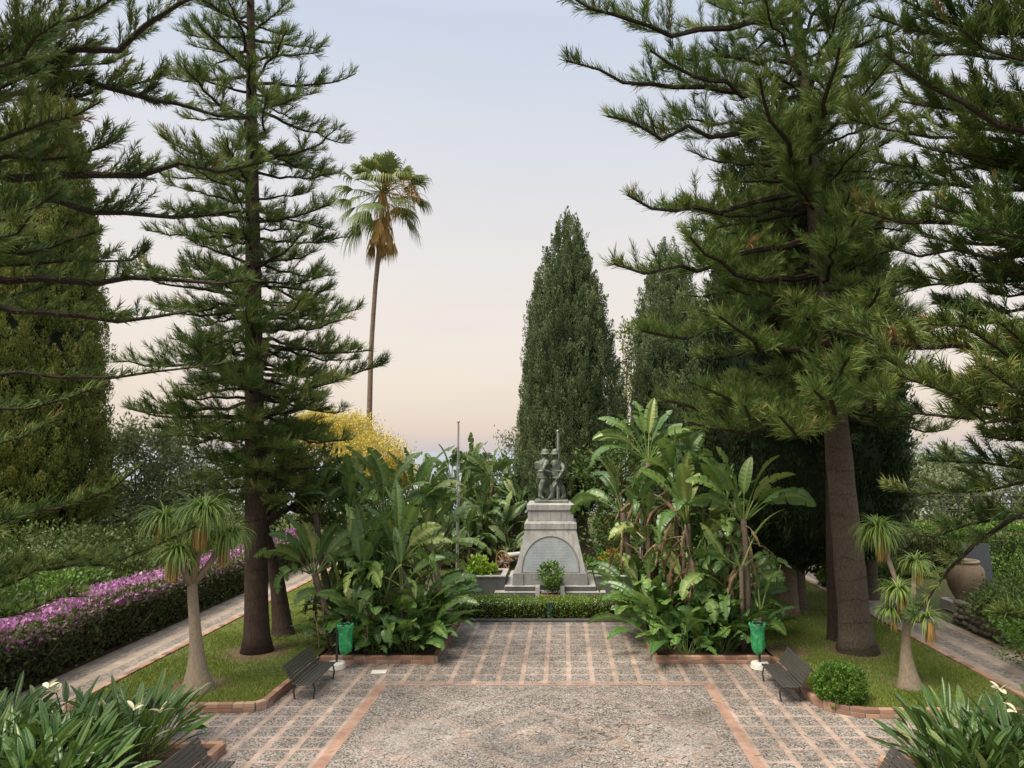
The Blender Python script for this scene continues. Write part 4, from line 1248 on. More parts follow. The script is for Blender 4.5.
for i, (px, Y, tp) in enumerate(((430, 27, 452), (452, 28, 440), (472, 29, 436), (492, 28, 442), (512, 29, 446), (528, 28.5, 455), (444, 26.5, 480), (482, 26.8, 476), (505, 26.6, 490), (438, 28, 468), (462, 27.4, 462), (484, 29.5, 458), (500, 29, 466), (520, 27.5, 470), (425, 28.4, 475), (470, 26.4, 500), (494, 27, 505))):
    gs(px, Y + 5.5, tp + 6, 'bluish giant bird of paradise crowded in the row behind the first flagpole', g.uniform(0, PI), gC, mat='paddle_far', n=9, dead=10, z0=0, spread=1.0, L=(.9, 1.3))

# low broad leaves at the foot of the beds
gl = 'low broad-leaved plants in the bed behind the first litter bin'
proto = [low_paddle('low_strelitzia', 'low glossy broad-leaved plant filling the bed behind the first litter bin', 'plant', (-4.6, 18.65, .1), g, 15, group=gl),
         low_paddle('low_strelitzia', 'low glossy broad-leaved plant filling the bed behind the first litter bin', 'plant', (-3.8, 18.75, .1), g, 16, group=gl, torn=.6),
         low_paddle('low_strelitzia', 'low glossy broad-leaved plant filling the bed behind the first litter bin', 'plant', (-3.2, 18.95, .1), g, 17, L=(.7, 1.2), W=(.12, .2), group=gl),
         low_paddle('low_strelitzia', 'low glossy broad-leaved plant filling the bed behind the first litter bin', 'plant', (-3.3, 19.85, .1), g, 15, L=(.8, 1.3), W=(.13, .2), pet=(.6, 1.2), group=gl, torn=.5)]
for i, (x, y, k, s) in enumerate(((-5.0, 18.9, 0, 1.1), (-4.2, 18.7, 3, 1.0), (-3.5, 19.0, 2, 1.0), (-3.5, 20.6, 3, .9), (-4.7, 19.8, 3, 1.1), (-3.9, 20.0, 3, 1.2), (-4.2, 18.05, 1, .6), (-3.3, 17.95, 0, .75), (-2.95, 19.0, 1, .9), (-5.0, 18.3, 2, .7), (-3.3, 19.6, 1, .9))):
    dup(proto[k], (x, y + .45, .1), R.uniform(0, 6.28), s)
gr_ = 'low broad-leaved plants in the bed behind the second litter bin'
for i, (x, y, k, s) in enumerate(((3.1, 18.3, 2, 1.05), (3.8, 18.2, 0, 1.0), (4.5, 18.3, 1, .95), (5.0, 18.6, 3, .9), (3.0, 19.3, 3, 1.1), (3.7, 19.2, 2, 1.15), (4.4, 19.2, 3, 1.1), (2.9, 20.3, 3, 1.2), (3.6, 20.2, 2, 1.2), (4.4, 20.2, 3, 1.2),
                                  (2.8, 21.1, 3, 1.25), (3.4, 17.95, 1, .75), (4.2, 17.95, 0, .7), (5.1, 19.6, 2, 1.0), (2.85, 18.8, 1, 1.0))):
    dup(proto[k], (x, y + .45, .1), R.uniform(0, 6.28), s, 'low glossy broad-leaved plant filling the bed behind the second litter bin', gr_)

# ------------------------------------------------------------------ crane flower clumps in the foreground beds
def crane(loc, n, label, seed, L=(.36, .62), rad=.52):
    g = np.random.default_rng(seed)
    root = thing('crane_flower_clump', label, 'plant', loc)
    loc = np.asarray(loc, float)
    mb = MB()
    for i in range(n):
        az = g.uniform(0, 2 * PI)
        rr = rad * math.sqrt(g.random())
        b = loc + np.array([math.cos(az) * rr, math.sin(az) * rr, 0])
        paddle(mb, b, az + g.normal(0, .6), g.uniform(.75, 1.45) - .25 * rr / rad, g.uniform(.35, .75), g.uniform(*L), g.uniform(.042, .068), g, bend=g.uniform(.1, .95), torn=0, tone=np.clip(g.normal(.48, .17), 0, 1),
               fold=.55, roll=g.normal(0, .5), pr=.012, droop0=.1)
    mb.build('foliage', M['blade'], root)
    return root
def flower(root, p, tilt=0.4):
    mb, st = MB(), MB()
    p = np.asarray(p, float)
    b = np.array(root.location) + [0, 0, .1]
    st.tube([b, (b + p) / 2 + [0, 0, .15], p], [.012, .01, .009], 5)
    g = np.random.default_rng(int(p[0] * 100) % 1000)
    for k in range(4):
        paddle(mb, p, g.uniform(0, 6.28), g.uniform(.2, 1.3), .02, g.uniform(.13, .2), .035, g, bend=.6, torn=0, tone=.6, fold=.5)
    st.build('flower_stem', M['blade'], root)
    mb.build('flower', M['spath'], root)
specs = [((-8.35, 11.2), 75, 'crane flower clump with a white bloom at the outer edge of the front bed'), ((-7.55, 12.0), 85, 'crane flower clump topped by a pale furled leaf, facing the ponytail palm'),
         ((-6.55, 12.05), 85, 'crane flower clump spilling over the kerb corner beside the nearest bench'), ((-7.0, 10.9), 85, 'crane flower clump directly behind the nearest bench back'), ((-7.6, 10.6), 80, 'crane flower clump in the middle of the front bed, below the flowering hedge'),
         ((-8.9, 12.1), 60, 'crane flower clump at the path side of the front bed'), ((-6.5, 9.9), 70, 'low crane flower clump close behind the nearest bench seat')]
for i, ((x, y), n, lab) in enumerate(specs):
    r_ = crane((x, y + .35, .1), int(n * 1.35), lab, 200 + i)
    if i == 0:
        flower(r_, at(48, 688, 11.0)); 
    if i == 1:
        flower(r_, at(56, 692, 11.9))
    if i == 2:
        flower(r_, at(134, 710, 11.9))
        flower(r_, at(160, 712, 12.1))
specs = [((6.55, 11.7), 80, 'crane flower clump leaning out over the clipped lawn corner'), ((7.3, 11.2), 90, 'crane flower clump with a white bloom below the hanging araucaria branch'), ((6.7, 10.5), 80, 'crane flower clump behind the back of the bench cut by the frame'),
         ((8.1, 11.8), 75, 'crane flower clump nearest the striped path with the urn'), ((6.2, 10.9), 60, 'crane flower clump with leaves bending over the bench corner'), ((7.6, 10.2), 80, 'crane flower clump at the lower corner of the picture')]
for i, ((x, y), n, lab) in enumerate(specs):
    r_ = crane((x, y + .15, .1), int(n * 1.35), lab, 300 + i)
    if i == 1:
        flower(r_, at(1000, 690, 11.3))
    if i == 5:
        flower(r_, at(1016, 712, 10.3))

# ------------------------------------------------------------------ ponytail palms
def ponytail(label, base, stem, heads, seed, r0, dead=True):
    g = np.random.default_rng(seed)
    root = thing('ponytail_palm', label, 'palm', base)
    mb, hb, db = MB(), MB(), MB()
    P = np.array(stem, float)
    s = np.linspace(0, 1, len(P))
    q = np.linspace(0, 1, 16) ** 1.5
    PP = np.stack([np.interp(q, s, P[:, i]) for i in range(3)], 1)
    h = PP[:, 2] - PP[0, 2]
    rad = r0 * (1 + 2.1 * np.exp(-(h / .5) ** 1.3)) * (1 - .15 * q)
    mb.tube(PP, rad, 14)
    for (hp, n, L, dd) in heads:
        L *= .85
        hp = np.asarray(hp, float)
        st = P[-1] - [0, 0, .12]
        mb.tube([st, (st + hp) / 2 + [0, 0, -.06], hp], [r0 * .75, r0 * .6, r0 * .55], 8)
        strips(hb, hp, int(n * 1.4), L, .012, g, (.1, 1.5), 2.35, .55)
        if dd:
            strips(db, hp - [0, .16, .05], dd * 2, L * .8, .014, g, (-1.5, -1.1), .6, .5)
    mb.build('trunk', M['pony_bark'], root, smooth=True)
    hb.build('crown', M['pony'], root)
    if db.n:
        db.build('dry_leaves', M['pony_dead'], root)
bp = gnd(198, 690, .09)
Y = bp[1]
ponytail('ponytail palm with a swollen brown foot and tufted heads before the flowering hedge', bp, [bp - [0, 0, .06], at(196, 640, Y), at(193, 600, Y), at(192, 580, Y)],
         [(at(165, 520, Y + .1), 230, .85, 20), (at(205, 512, Y - .3), 300, .95, 130), (at(178, 552, Y - .35), 200, .75, 45), (at(228, 535, Y + .2), 200, .85, 50), (at(196, 530, Y + .5), 160, .8, 0)], 401, .115)
bp = gnd(910, 688, .09)
Y = bp[1]
ponytail('slender grey ponytail palm with drooping yellow-green tufts beside the path', bp, [bp - [0, 0, .06], at(906, 655, Y), at(906, 630, Y), at(911, 612, Y)],
         [(at(878, 530, Y + .6), 240, .85, 40), (at(915, 562, Y + .3), 150, .6, 20), (at(898, 590, Y - .2), 130, .6, 20), (at(926, 618, Y - .3), 60, .6, 60), (at(890, 610, Y - .1), 80, .5, 10)], 402, .09)

# ------------------------------------------------------------------ hedges and clipped shrubs
def hedge(name, label, x0, x1, y0, y1, h, n, size, mat, hv=.1, seed=1, flowers=0, parent_off=None, z0=0.0, core=.8):
    g = np.random.default_rng(seed)
    root = thing(name, label, 'hedge', ((x0 + x1) / 2, (y0 + y1) / 2, z0))
    def top(x, y):
        return h * (1 + hv * (np.sin(y * 1.3 + x) * .5 + np.sin(y * .53 + 2 * x) * .5))
    mb, cb = MB(), MB()
    dx, dy = x1 - x0, y1 - y0
    A = np.array([dx * dy, dx * h * 2, dy * h * 2])
    k = g.choice(3, n, p=A / A.sum())
    x, y = g.uniform(x0, x1, n), g.uniform(y0, y1, n)
    z = z0 + top(x, y) * g.random(n) ** .8
    sgn = g.choice([-1, 1], n)
    z = np.where(k == 0, z0 + top(x, y), z)
    y = np.where(k == 1, np.where(sgn > 0, y1, y0), y)
    x = np.where(k == 2, np.where(sgn > 0, x1, x0), x)
    P = np.stack([x, y, z], 1) + g.normal(0, .06, (n, 3))
    c = np.stack([np.where(k == 2, sgn, 0), np.where(k == 1, sgn, 0), np.where(k == 0, 1, .2)], 1)
    D = c * .6 + g.normal(0, .6, (n, 3)) + [0, 0, .3]
    l = size * g.uniform(.6, 1.3, n)
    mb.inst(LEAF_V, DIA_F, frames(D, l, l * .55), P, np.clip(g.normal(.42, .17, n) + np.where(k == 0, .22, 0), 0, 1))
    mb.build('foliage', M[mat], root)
    # twiggy inside
    m = int(n * .16)
    px_, py_ = g.uniform(x0 + .05, x1 - .05, m), g.uniform(y0, y1, m)
    V = np.array([(-.5, 0, 0), (.5, 0, 0), (.3, 1, 0), (-.3, 1, 0)])
    D = np.stack([g.normal(0, .3, m), g.normal(0, .3, m), np.ones(m)], 1)
    cb.inst(V, np.array([(0, 1, 2, 3)]), frames(D, h * g.uniform(.5, .95, m), .03), np.stack([px_, py_, np.full(m, z0)], 1), g.random(m) * .3)
    cb.build('twigs', M['limb'], root)
    if flowers:
        fb = MB()
        x, y = g.uniform(x0 - .05, x1 + .05, flowers), y0 + (y1 - y0) * g.random(flowers) ** 1.2
        keep = g.random(flowers) < .6 + .4 * (np.sin(y * 2.1) + np.sin(y * .9 + 1.3) > -.6)
        x, y = x[keep], y[keep]
        m = len(x)
        z = z0 + top(x, y) + np.abs(g.normal(0.0, .09, m)) - .1 * (x > x1 - .15) - .28 * g.random(m) * (x > x1 - .25)
        l = .095 * g.uniform(.7, 1.3, m)
        fb.inst(LEAF_V, DIA_F, frames(g.normal(0, .6, (m, 3)) + [0, 0, .5], l, l * .8), np.stack([x, y, z], 1), g.random(m))
        fb.build('flowers', M['bract'], root)
    return root
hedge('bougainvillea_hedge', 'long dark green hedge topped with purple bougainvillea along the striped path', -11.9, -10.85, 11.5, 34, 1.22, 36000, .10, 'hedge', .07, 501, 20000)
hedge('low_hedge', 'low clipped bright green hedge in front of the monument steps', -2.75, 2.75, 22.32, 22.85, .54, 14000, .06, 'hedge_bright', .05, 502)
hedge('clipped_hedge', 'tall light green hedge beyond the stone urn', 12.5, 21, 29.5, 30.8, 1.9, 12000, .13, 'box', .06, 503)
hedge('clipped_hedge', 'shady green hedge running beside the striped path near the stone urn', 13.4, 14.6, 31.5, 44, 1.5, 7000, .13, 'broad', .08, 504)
shrub('round_bush', 'clipped round bush at the lawn corner beside the second bench', 'bush', np.array([at(840, 690, 14.98)[0], 14.98, .42]), (.52, .50, .42), 24000, .04, M['box'], nclump=900, sig=.045, seed=510)
shrub('flower_bush', 'loose glossy bush in the little planter against the monument plaque', 'bush', at(551.5, 577, 24.5), (.43, .38, .40), 900, .11, M['box'], nclump=40, sig=.16, seed=511)
shrub('lime_shrub', 'bright lime green shrub in the grey planter beside the cannon', 'shrub', at(482, 568, 25.6), (.42, .42, .34), 1500, .15, M['lime'], nclump=50, sig=.16, seed=512)
shrub('lime_shrub', 'lime green low plant on the ground below the grey planter', 'shrub', at(458, 584, 24.4), (.45, .4, .35), 900, .13, M['lime'], nclump=40, sig=.18, seed=513)
r_ = shrub('red_tipped_shrub', 'green shrub with reddish tips in the planter beyond the monument steps', 'shrub', at(612, 566, 25.6), (.45, .42, .42), 1400, .12, M['lime'], nclump=50, sig=.16, seed=514)
fb = MB()
leafcloud(fb, at(611, 559, 25.6), (.42, .4, .28), 260, .1, 24, .15)
fb.build('young_leaves', M['red_leaf'], r_)
# shrubs behind the flowering hedge
gsh = 'leafy shrubs massed behind the flowering hedge'
for i, (x, y, z, rx, rz) in enumerate(((-14.0, 15.5, .8, 1.2, .7), (-13.6, 18.2, .85, 1.2, .75), (-13.5, 21.0, .9, 1.2, .85), (-13.5, 24.0, 1.0, 1.3, .95), (-13.2, 27.0, 1.1, 1.3, 1.0), (-12.8, 30.5, 1.3, 1.4, 1.2), (-15.8, 20, 1.1, 1.5, 1.1), (-16, 25, 1.3, 1.6, 1.2))):
    shrub('green_shrub', 'leafy shrub massed with others behind the flowering hedge', 'shrub', (x, y, z), (rx, rx, rz), 2400, .14, (M['broad'], M['hedge'], M['box'], M['hedge'])[i % 4], group=gsh, seed=520 + i, nclump=22, sig=.15)
# the far end of the garden
gfar = 'dark shrubs closing off the far end of the garden'
for i in range(15):
    x = -13 + i * 2.0 + R.uniform(-.5, .5)
    shrub('dark_shrub', 'dark shrub in the row closing off the far end of the garden', 'shrub', (x, 38 + R.uniform(-2, 2), 1.5), (1.6, 1.3, R.uniform(1.5, 2.3)), 1500, .2, M['broad'], group=gfar, seed=540 + i, nclump=40, stems=3)
gfr = 'shrubs and ground cover beside the stone wall'
for i, (px, py, Y, rx, rz) in enumerate(((1000, 607, 20.2, .75, .35), (1022, 618, 19.2, .7, .4), (1015, 597, 21.5, .8, .45), (1036, 635, 17.0, .8, .5), (1048, 600, 18.5, 1.0, .8))):
    shrub('ground_shrub', 'spreading green shrub among others above the low stone wall', 'shrub', at(px, py, Y), (rx, rx, rz), 1900, .11, M['box' if i % 2 else 'broad'], group=gfr, seed=560 + i, nclump=60)
gch = 'feathery shrubs along the far side of the striped path'
for i, (x, y, z, rx, rz) in enumerate(((12.4, 28.0, .5, .6, .5), (10.1, 27.8, .4, .3, .4), (12.5, 32, .8, .8, .8), (16.4, 26.5, .8, 1.0, .8), (17.5, 23.5, .7, 1.0, .7))):
    shrub('path_shrub', 'feathery green shrub in the row along the path with the urn', 'shrub', (x, y, z), (rx, rx, rz), 1500, .13, M['box' if i % 2 else 'broad'], group=gch, seed=570 + i, nclump=40)
gbh = 'shrubs on the ground behind the monument'
for i, (x, y, z, rx, rz) in enumerate(((-5.2, 34, .5, .8, .55), (1.4, 29.5, .35, .7, .4), (-4.4, 32, .5, .9, .6), (3.0, 31, .5, .9, .6), (-5.5, 29.5, .8, 1.0, .8), (4.6, 27.5, .8, 1.0, .9), (3.2, 25.5, .6, .8, .7))):
    shrub('green_shrub', 'small green shrub on the ground behind the monument', 'shrub', (x, y, z), (rx, rx, rz), 1200, .13, M['box' if i % 2 else 'broad'], group=gbh, seed=580 + i, nclump=40)
# ------------------------------------------------------------------ monument
R = random.Random(5)
def stone(name, c1, c2, streak=.35, vein=.25, rough=.7):
    m, t = new_mat(name)
    p = wpos(t)
    n = noise(t, 2.5, p, 6, .65)
    mp = nd(t, 'ShaderNodeMapping', {'Vector': p, 'Scale': (6, 6, .7)}).outputs[0]
    s = noise(t, 1.6, mp, 5, .65)
    c = rampc(t, n, [(.3, c1), (.7, c2)])
    c = mixc(t, mth(t, 'MULTIPLY', mth(t, 'GREATER_THAN', s, .56), streak), c, tuple(x * .45 for x in c1))
    c = mixc(t, mth(t, 'MULTIPLY', noise(t, 14, p, 3), vein), c, tuple(x * .6 for x in c1))
    finish(t, c, rough, bump(t, noise(t, 30, p, 5), .25, .01), .3)
    return m
M['marble'] = stone('weathered_marble', (.30, .30, .295), (.48, .475, .455))
M['granite'] = stone('grey_granite', (.20, .20, .20), (.32, .32, .315), .2, .4)
M['step_stone'] = stone('step_stone', (.30, .295, .28), (.50, .48, .45), .3, .3)
M['dark_stone'] = stone('dark_stone', (.075, .078, .08), (.13, .13, .13), .3, .3)
m, t = new_mat('engraved_slab')
p = wpos(t)
xyz = nd(t, 'ShaderNodeSeparateXYZ', {0: p}).outputs
c = rampc(t, noise(t, 3, p, 5), [(.3, (.24, .27, .295)), (.7, (.33, .36, .385))])
rows = mth(t, 'LESS_THAN', mth(t, 'FRACT', mth(t, 'MULTIPLY', xyz[2], 11)), .4)
mp = nd(t, 'ShaderNodeMapping', {'Vector': p, 'Scale': (30, 1, 11)}).outputs[0]
let = mth(t, 'GREATER_THAN', noise(t, 1.4, mp, 2), .47)
inr = mth(t, 'MULTIPLY', mth(t, 'LESS_THAN', mth(t, 'ABSOLUTE', xyz[0]), .62), mth(t, 'LESS_THAN', xyz[2], 2.0))
msk = mth(t, 'MULTIPLY', mth(t, 'MULTIPLY', rows, let), inr)
c = mixc(t, mth(t, 'MULTIPLY', msk, .35), c, (.12, .13, .14))
finish(t, c, .45, bump(t, mth(t, 'SUBTRACT', 1.0, msk), .3, .006), .4)
M['slab'] = m
M['bronze'] = None
m, t = new_mat('patinated_bronze')
p = opos(t)
n = noise(t, 5, p, 5)
c = rampc(t, n, [(.3, (.055, .065, .05)), (.5, (.13, .15, .12)), (.72, (.27, .31, .25))])
finish(t, c, .55, bump(t, noise(t, 30, p), .3, .01), .5, .2)
M['bronze'] = m

YF = 25.0      # front face of the pedestal
def taper(mb, x0, d0, x1, d1, yc, z0, z1, rnd=.5):
    V = [(-x0, yc - d0, z0), (x0, yc - d0, z0), (x0, yc + d0, z0), (-x0, yc + d0, z0), (-x1, yc - d1, z1), (x1, yc - d1, z1), (x1, yc + d1, z1), (-x1, yc + d1, z1)]
    mb.add(V, [(0, 3, 2, 1), (4, 5, 6, 7), (0, 1, 5, 4), (1, 2, 6, 5), (2, 3, 7, 6), (3, 0, 4, 7)], rnd)
zz = lambda py: float(at(550, py, YF)[2])
Zb, Zk, Zc, Zc1, Zu, Zt = zz(585), zz(573.5), zz(531), zz(523.5), zz(512.3), zz(504.3)
YC = YF + 1.1
mon = thing('monument', 'weathered pale stone war memorial pedestal with an arched grey inscription slab', 'monument', (0, YC, Zb))
mb = MB()
taper(mb, 1.26, 1.14, 1.24, 1.12, YC, Zb, Zk)
mb.build('plinth_block', M['granite'], mon)
mb = MB()
mb.box((0, YC, (Zb) / 2 - .02), (2.2, 2.0, Zb + .04))
mb.build('foundation', M['granite'], mon)
mb = MB()
taper(mb, 1.18, 1.06, .86, .80, YC, Zk + .002, Zc)
mb.build('shaft', M['marble'], mon)
# arched slab lying on the sloping face of the shaft, with a raised rim
ar, az_ = .96, Zk - .02
def face_y(z):
    u = (z - Zk) / (Zc - Zk)
    return YC - (1.06 + (.80 - 1.06) * u)
def arch_pts(r, zb, n=25):
    H = Zc - Zk - .22
    pts = []
    for a in np.linspace(0, PI, n):
        pts.append((r * math.cos(a), zb + (H - r + r * .98) * math.sin(a) ** .9 if r > 0 else 0))
    return pts
P = arch_pts(.93, Zk + .03)
mb = MB()
F = [(x, face_y(z) - .012, z) for x, z in P]
k = len(F)
mb.add(F + [(0, face_y(Zk + .5) - .012, Zk + .5)], [(i, i + 1, k) for i in range(k - 1)] + [(k - 1, 0, k)])
mb.build('inscription_slab', M['slab'], mon)
mb = MB()
mb.tube([(x * 1.02, face_y(z) - .01, z + .012) for x, z in P], .03, 6)
mb.build('arch_rim', M['granite'], mon)
for sx in (-1, 1):
    mb = MB()
    mb.box((sx * 1.06, YC - 1.14, (Zb + Zk) / 2 + .01), (.34, .1, Zk - Zb + .03), bev=.01)
    mb.build('foot_block', M['granite'], mon)
mb = MB()
mb.box((0, YC, (Zc + Zc1) / 2), (1.76, 1.66, Zc1 - Zc - .002), bev=.03)
taper(mb, .80, .75, .78, .73, YC, Zc1, Zc1 + .05)
mb.build('cornice', M['marble'], mon)
for sx in (-1, 1):
    mb = MB()
    mb.box((sx * .388, YC, (Zc1 + .05 + Zu) / 2), (.77, 1.44, Zu - Zc1 - .052), bev=.012)
    mb.build('die_block', M['marble'], mon)
mb = MB()
mb.box((0, YC, (Zu + Zt) / 2), (1.62, 1.52, Zt - Zu), bev=.05)
mb.build('cap_stone', M['marble'], mon)

# steps with a recess for the little planter
def step(lbl, x0, x1, y0, y1, z0, z1):
    mb = MB()
    mb.box(((x0 + x1) / 2, (y0 + y1) / 2, (z0 + z1) / 2), (x1 - x0, y1 - y0, z1 - z0), bev=.012)
    return mb
z0s, z1s = .19, .385
st = thing('monument_steps', 'grey stone steps in two tiers under the memorial pedestal', 'steps', (0, 25.6, 0))
mb = step('', -1.82, 1.82, 24.62, 24.99, 0, z1s)
mb.box((0, 26.4, z1s / 2 - .003), (2.96, 2.8, z1s - .006))
mb.build('lower_tier', M['step_stone'], st)
for sx in (-1, 1):
    mb = MB()
    mb.box((sx * .98, 26.4, (z1s + Zb) / 2), (1.04, 3.2, Zb - z1s), bev=.012)
    mb.build('upper_tier', M['step_stone'], st)
    mb = MB()
    mb.box((sx * .40, 24.62, (z0s + Zb) / 2 + .02), (.14, .40, Zb - z0s + .04), bev=.012)
    mb.build('recess_cheek', M['marble'], st)
mb = MB()
mb.box((0, 23.8, z0s / 2), (4.9, 1.63, z0s), bev=.012)
mb.build('bottom_tier', M['step_stone'], st)
for sx in (-1, 1):
    for bx in (((sx * 1.15, 24.612, (z0s + z1s) / 2), (1.32, .02, (z1s - z0s) * .84)), ((sx * .98, 24.792, (z1s + Zb) / 2 - .008), (1.02, .02, (Zb - z1s) * .84))):
        mb = MB()
        mb.box(*bx)
        mb.build('riser_facing', M['dark_stone'], st)
pl = thing('planter', 'small earth-coloured planter set in the middle of the monument steps', 'planter', (0, 24.42, z0s))
mb = MB()
mb.box((0, 24.42, z0s + .09), (.62, .36, .18), bev=.02)
mb.build('tub', plain('terracotta', (.20, .11, .08)), pl)
mb = MB()
mb.box((0, 24.42, z0s + .175), (.54, .30, .02))
mb.build('soil_fill', M['soil'], pl)
for sx, lab in ((-1, 'dark grey stone planter box with the lime shrub beside the monument steps'), (1, 'dark grey stone planter box with the red-tipped shrub beside the monument steps')):
    pl = thing('planter', lab, 'planter', (sx * 2.16, 25.75, 0))
    mb = MB()
    x = sx * 2.16
    for (cx, cy, dx, dy) in ((x, 25.07, 1.3, .12), (x, 26.43, 1.3, .12), (x - .59, 25.75, .12, 1.238), (x + .59, 25.75, .12, 1.238)):
        mb.box((cx, cy, .40), (dx, dy, .80), bev=.01)
    mb.build('walls', M['dark_stone'], pl)
    mb = MB()
    mb.box((x, 25.75, .36), (1.05, 1.23, .72))
    mb.build('soil_fill', M['soil'], pl)
    mb = MB()
    for (cx, cy, dx, dy) in ((x, 25.07, 1.36, .18), (x, 26.43, 1.36, .18), (x - .59, 25.75, .18, 1.178), (x + .59, 25.75, .18, 1.178)):
        mb.box((cx, cy, .826), (dx, dy, .05), bev=.008)
    mb.build('coping', M['step_stone'], pl)
# dark kerb line under the clipped hedge
mb = MB()
mb.box((0, 22.18, .04), (5.7, .14, .08), bev=.012)
struct(mb.build('kerb', M['dark_stone']))
mb = MB()
mb.box((0, 22.6, .03), (5.6, .70, .06))
struct(mb.build('soil', M['soil']))
gp = thing('green_post', 'short dark green post hidden in the clipped hedge', 'post', (0, 22.29, 0))
mb = MB()
mb.box((0.02, 22.29, .28), (.13, .08, .52), bev=.01)
mb.build('post', plain('green_paint', (.02, .06, .045), .4), gp)

# ------------------------------------------------------------------ bronze soldiers
def skin_body(name, verts, edges, mat, parent, off, sub=2):
    me = bpy.data.meshes.new('skeleton')
    me.from_pydata([Vector(v[:3]) for v in verts], edges, [])
    o = bpy.data.objects.new('skeleton', me)
    C.objects.link(o)
    sm = o.modifiers.new('skin', 'SKIN')
    sm.use_smooth_shade = True
    ss = o.modifiers.new('sub', 'SUBSURF')
    ss.levels = ss.render_levels = sub
    for i, v in enumerate(verts):
        r = v[3] if not isinstance(v[3], tuple) else v[3]
        me.skin_vertices[0].data[i].radius = (r * 1.15, r * 1.15) if not isinstance(r, tuple) else (r[0] * 1.12, r[1] * 1.12)
        me.skin_vertices[0].data[i].use_root = (i == 0)
    bpy.context.view_layer.update()
    dg = bpy.context.evaluated_depsgraph_get()
    nm = bpy.data.meshes.new_from_object(o.evaluated_get(dg))
    bpy.data.objects.remove(o)
    for p_ in nm.polygons:
        p_.use_smooth = True
    nm.materials.clear()
    nm.materials.append(mat)
    b = bpy.data.objects.new(name, nm)
    C.objects.link(b)
    b.parent = parent
    b.location = Vector([float(x) for x in off])
    return b
def soldier(statue, face, x0, fL, fR, kL, kR, eL, hL, eR, hR, lean=0.0, y0=0.0, H=1.0):
    """face=+1 looks along +X. feet f, knees k, elbows e, hands h given as (x, y, z) about the pedestal axis"""
    s0 = np.array(root_loc(statue))
    hip = np.array([x0, y0, .94])
    chest = hip + [lean, 0, .36]
    neck = hip + [lean * 1.5, 0, .56]
    head = neck + [face * .03, 0, .17]
    vs, es = [], []
    def v(p, r):
        vs.append((p[0], p[1], p[2], r))
        return len(vs) - 1
    ax = unit(np.array([-.55, .83 * face, 0]) * face)                # across the shoulders: turned half towards the path
    fw = np.array([ax[1], -ax[0], 0.0])                              # the way the chest faces
    pel = v(hip, (.15, .16))
    wa = v(hip + [lean * .5, 0, .17], (.145, .155))
    ch = v(chest, (.17, .185))
    nk0 = v(neck - [0, 0, .07], (.10, .12))
    nk = v(neck - [0, 0, .0], .068)
    hd = v(head - [0, 0, .03], (.10, .095))
    tp = v(head + [0, 0, .06], (.09, .085))
    es += [(pel, wa), (wa, ch), (ch, nk0), (nk0, nk), (nk, hd), (hd, tp)]
    nose = v(head + fw * .105 + [0, 0, -.03], .02)
    chin = v(head + fw * .07 + [0, 0, -.10], .04)
    es += [(hd, nose), (hd, chin)]
    for sg, f, kn, e, h in ((1, fL, kL, eL, hL), (-1, fR, kR, eR, hR)):
        f, kn, e, h = (np.asarray(q, float) for q in (f, kn, e, h))
        th = v(hip + ax * sg * .10 + [0, 0, -.06], .118)
        k_ = v(kn, .082)
        cf = v(kn * .6 + f * .4 + [0, 0, .05], .08)
        an = v(f + [0, 0, .09], .058)
        he = v(f + [-face * .04, 0, .05], .052)
        to = v(f + [face * .16, -.06, .035], .042)
        es += [(pel, th), (th, k_), (k_, cf), (cf, an), (an, he), (an, to)]
        sh = v(chest + ax * sg * .20 + [0, 0, .09], .09)
        el = v(e, .066)
        wr = v(h, .042)
        es += [(ch, sh), (sh, el), (el, wr)]
        d = unit(h - e)
        pa = v(h + d * .07, (.045, .026))
        es += [(wr, pa)]
        up_ = np.array([0, 0, 1.0])
        for q, ln in enumerate((.075, .085, .08, .06)):
            b = h + d * .085 + up_ * (.03 - .02 * q)
            a1 = v(b + d * ln * .5, .0095)
            a2 = v(b + d * ln * .85 - [0, sg * .02, .01], .008)
            es += [(pa, a1), (a1, a2)]
        tm = v(h + d * .05 + up_ * .05, .011)
        es += [(wr, tm)]
    vs = [(a, b, c, r) for a, b, c, r in vs]
    body = skin_body('soldier', vs, es, M['bronze'], statue, (0, 0, 0))
    # steel helmet with a crest and a flat brim, belt, tunic skirt
    hb = MB()
    c = s0 + head + np.array([0, 0, .035])
    hb.lathe([(.18, -.045), (.178, -.028), (.138, .0), (.135, .05), (.115, .10), (.07, .135), (.0, .147)], c, 18)
    hb.tube([c + [-face * .10, 0, .085], c + [-face * .02, 0, .138], c + [face * .10, 0, .08]], [.014, .018, .01], 5)
    h = hb.build('helmet', M['bronze'], body, smooth=True)
    bb = MB()
    bb.lathe([(.215, -.09), (.21, -.06), (.198, .0), (.196, .08), (.192, .13), (.202, .135), (.202, .18), (.185, .185)], s0 + hip + np.array([0, 0, -.02]), 18, wob=.02)
    bb.build('tunic_skirt', M['bronze'], body, smooth=True)
    for f, kn in ((fL, kL), (fR, kR)):
        gb = MB()
        f, kn = np.asarray(f, float), np.asarray(kn, float)
        for u in np.linspace(.12, .85, 7):
            q = s0 + kn + (f + [0, 0, .09] - kn) * u
            gb.tube([q - [0, 0, .012], q + [0, 0, .012]], .072 - .018 * u, 10)
        gb.build('leg_wrap', M['bronze'], body)
    return body
Zs = Zt
stt = thing('bronze_statue', 'weathered bronze group of two helmeted soldiers clasping hands on the memorial pedestal', 'statue', (0.02, YC, Zs))
mb = MB()
mb.box((.02, YC, Zs + .045), (1.16, .95, .085), bev=.015)
mb.build('bronze_base', M['bronze'], stt)
zb_ = .088
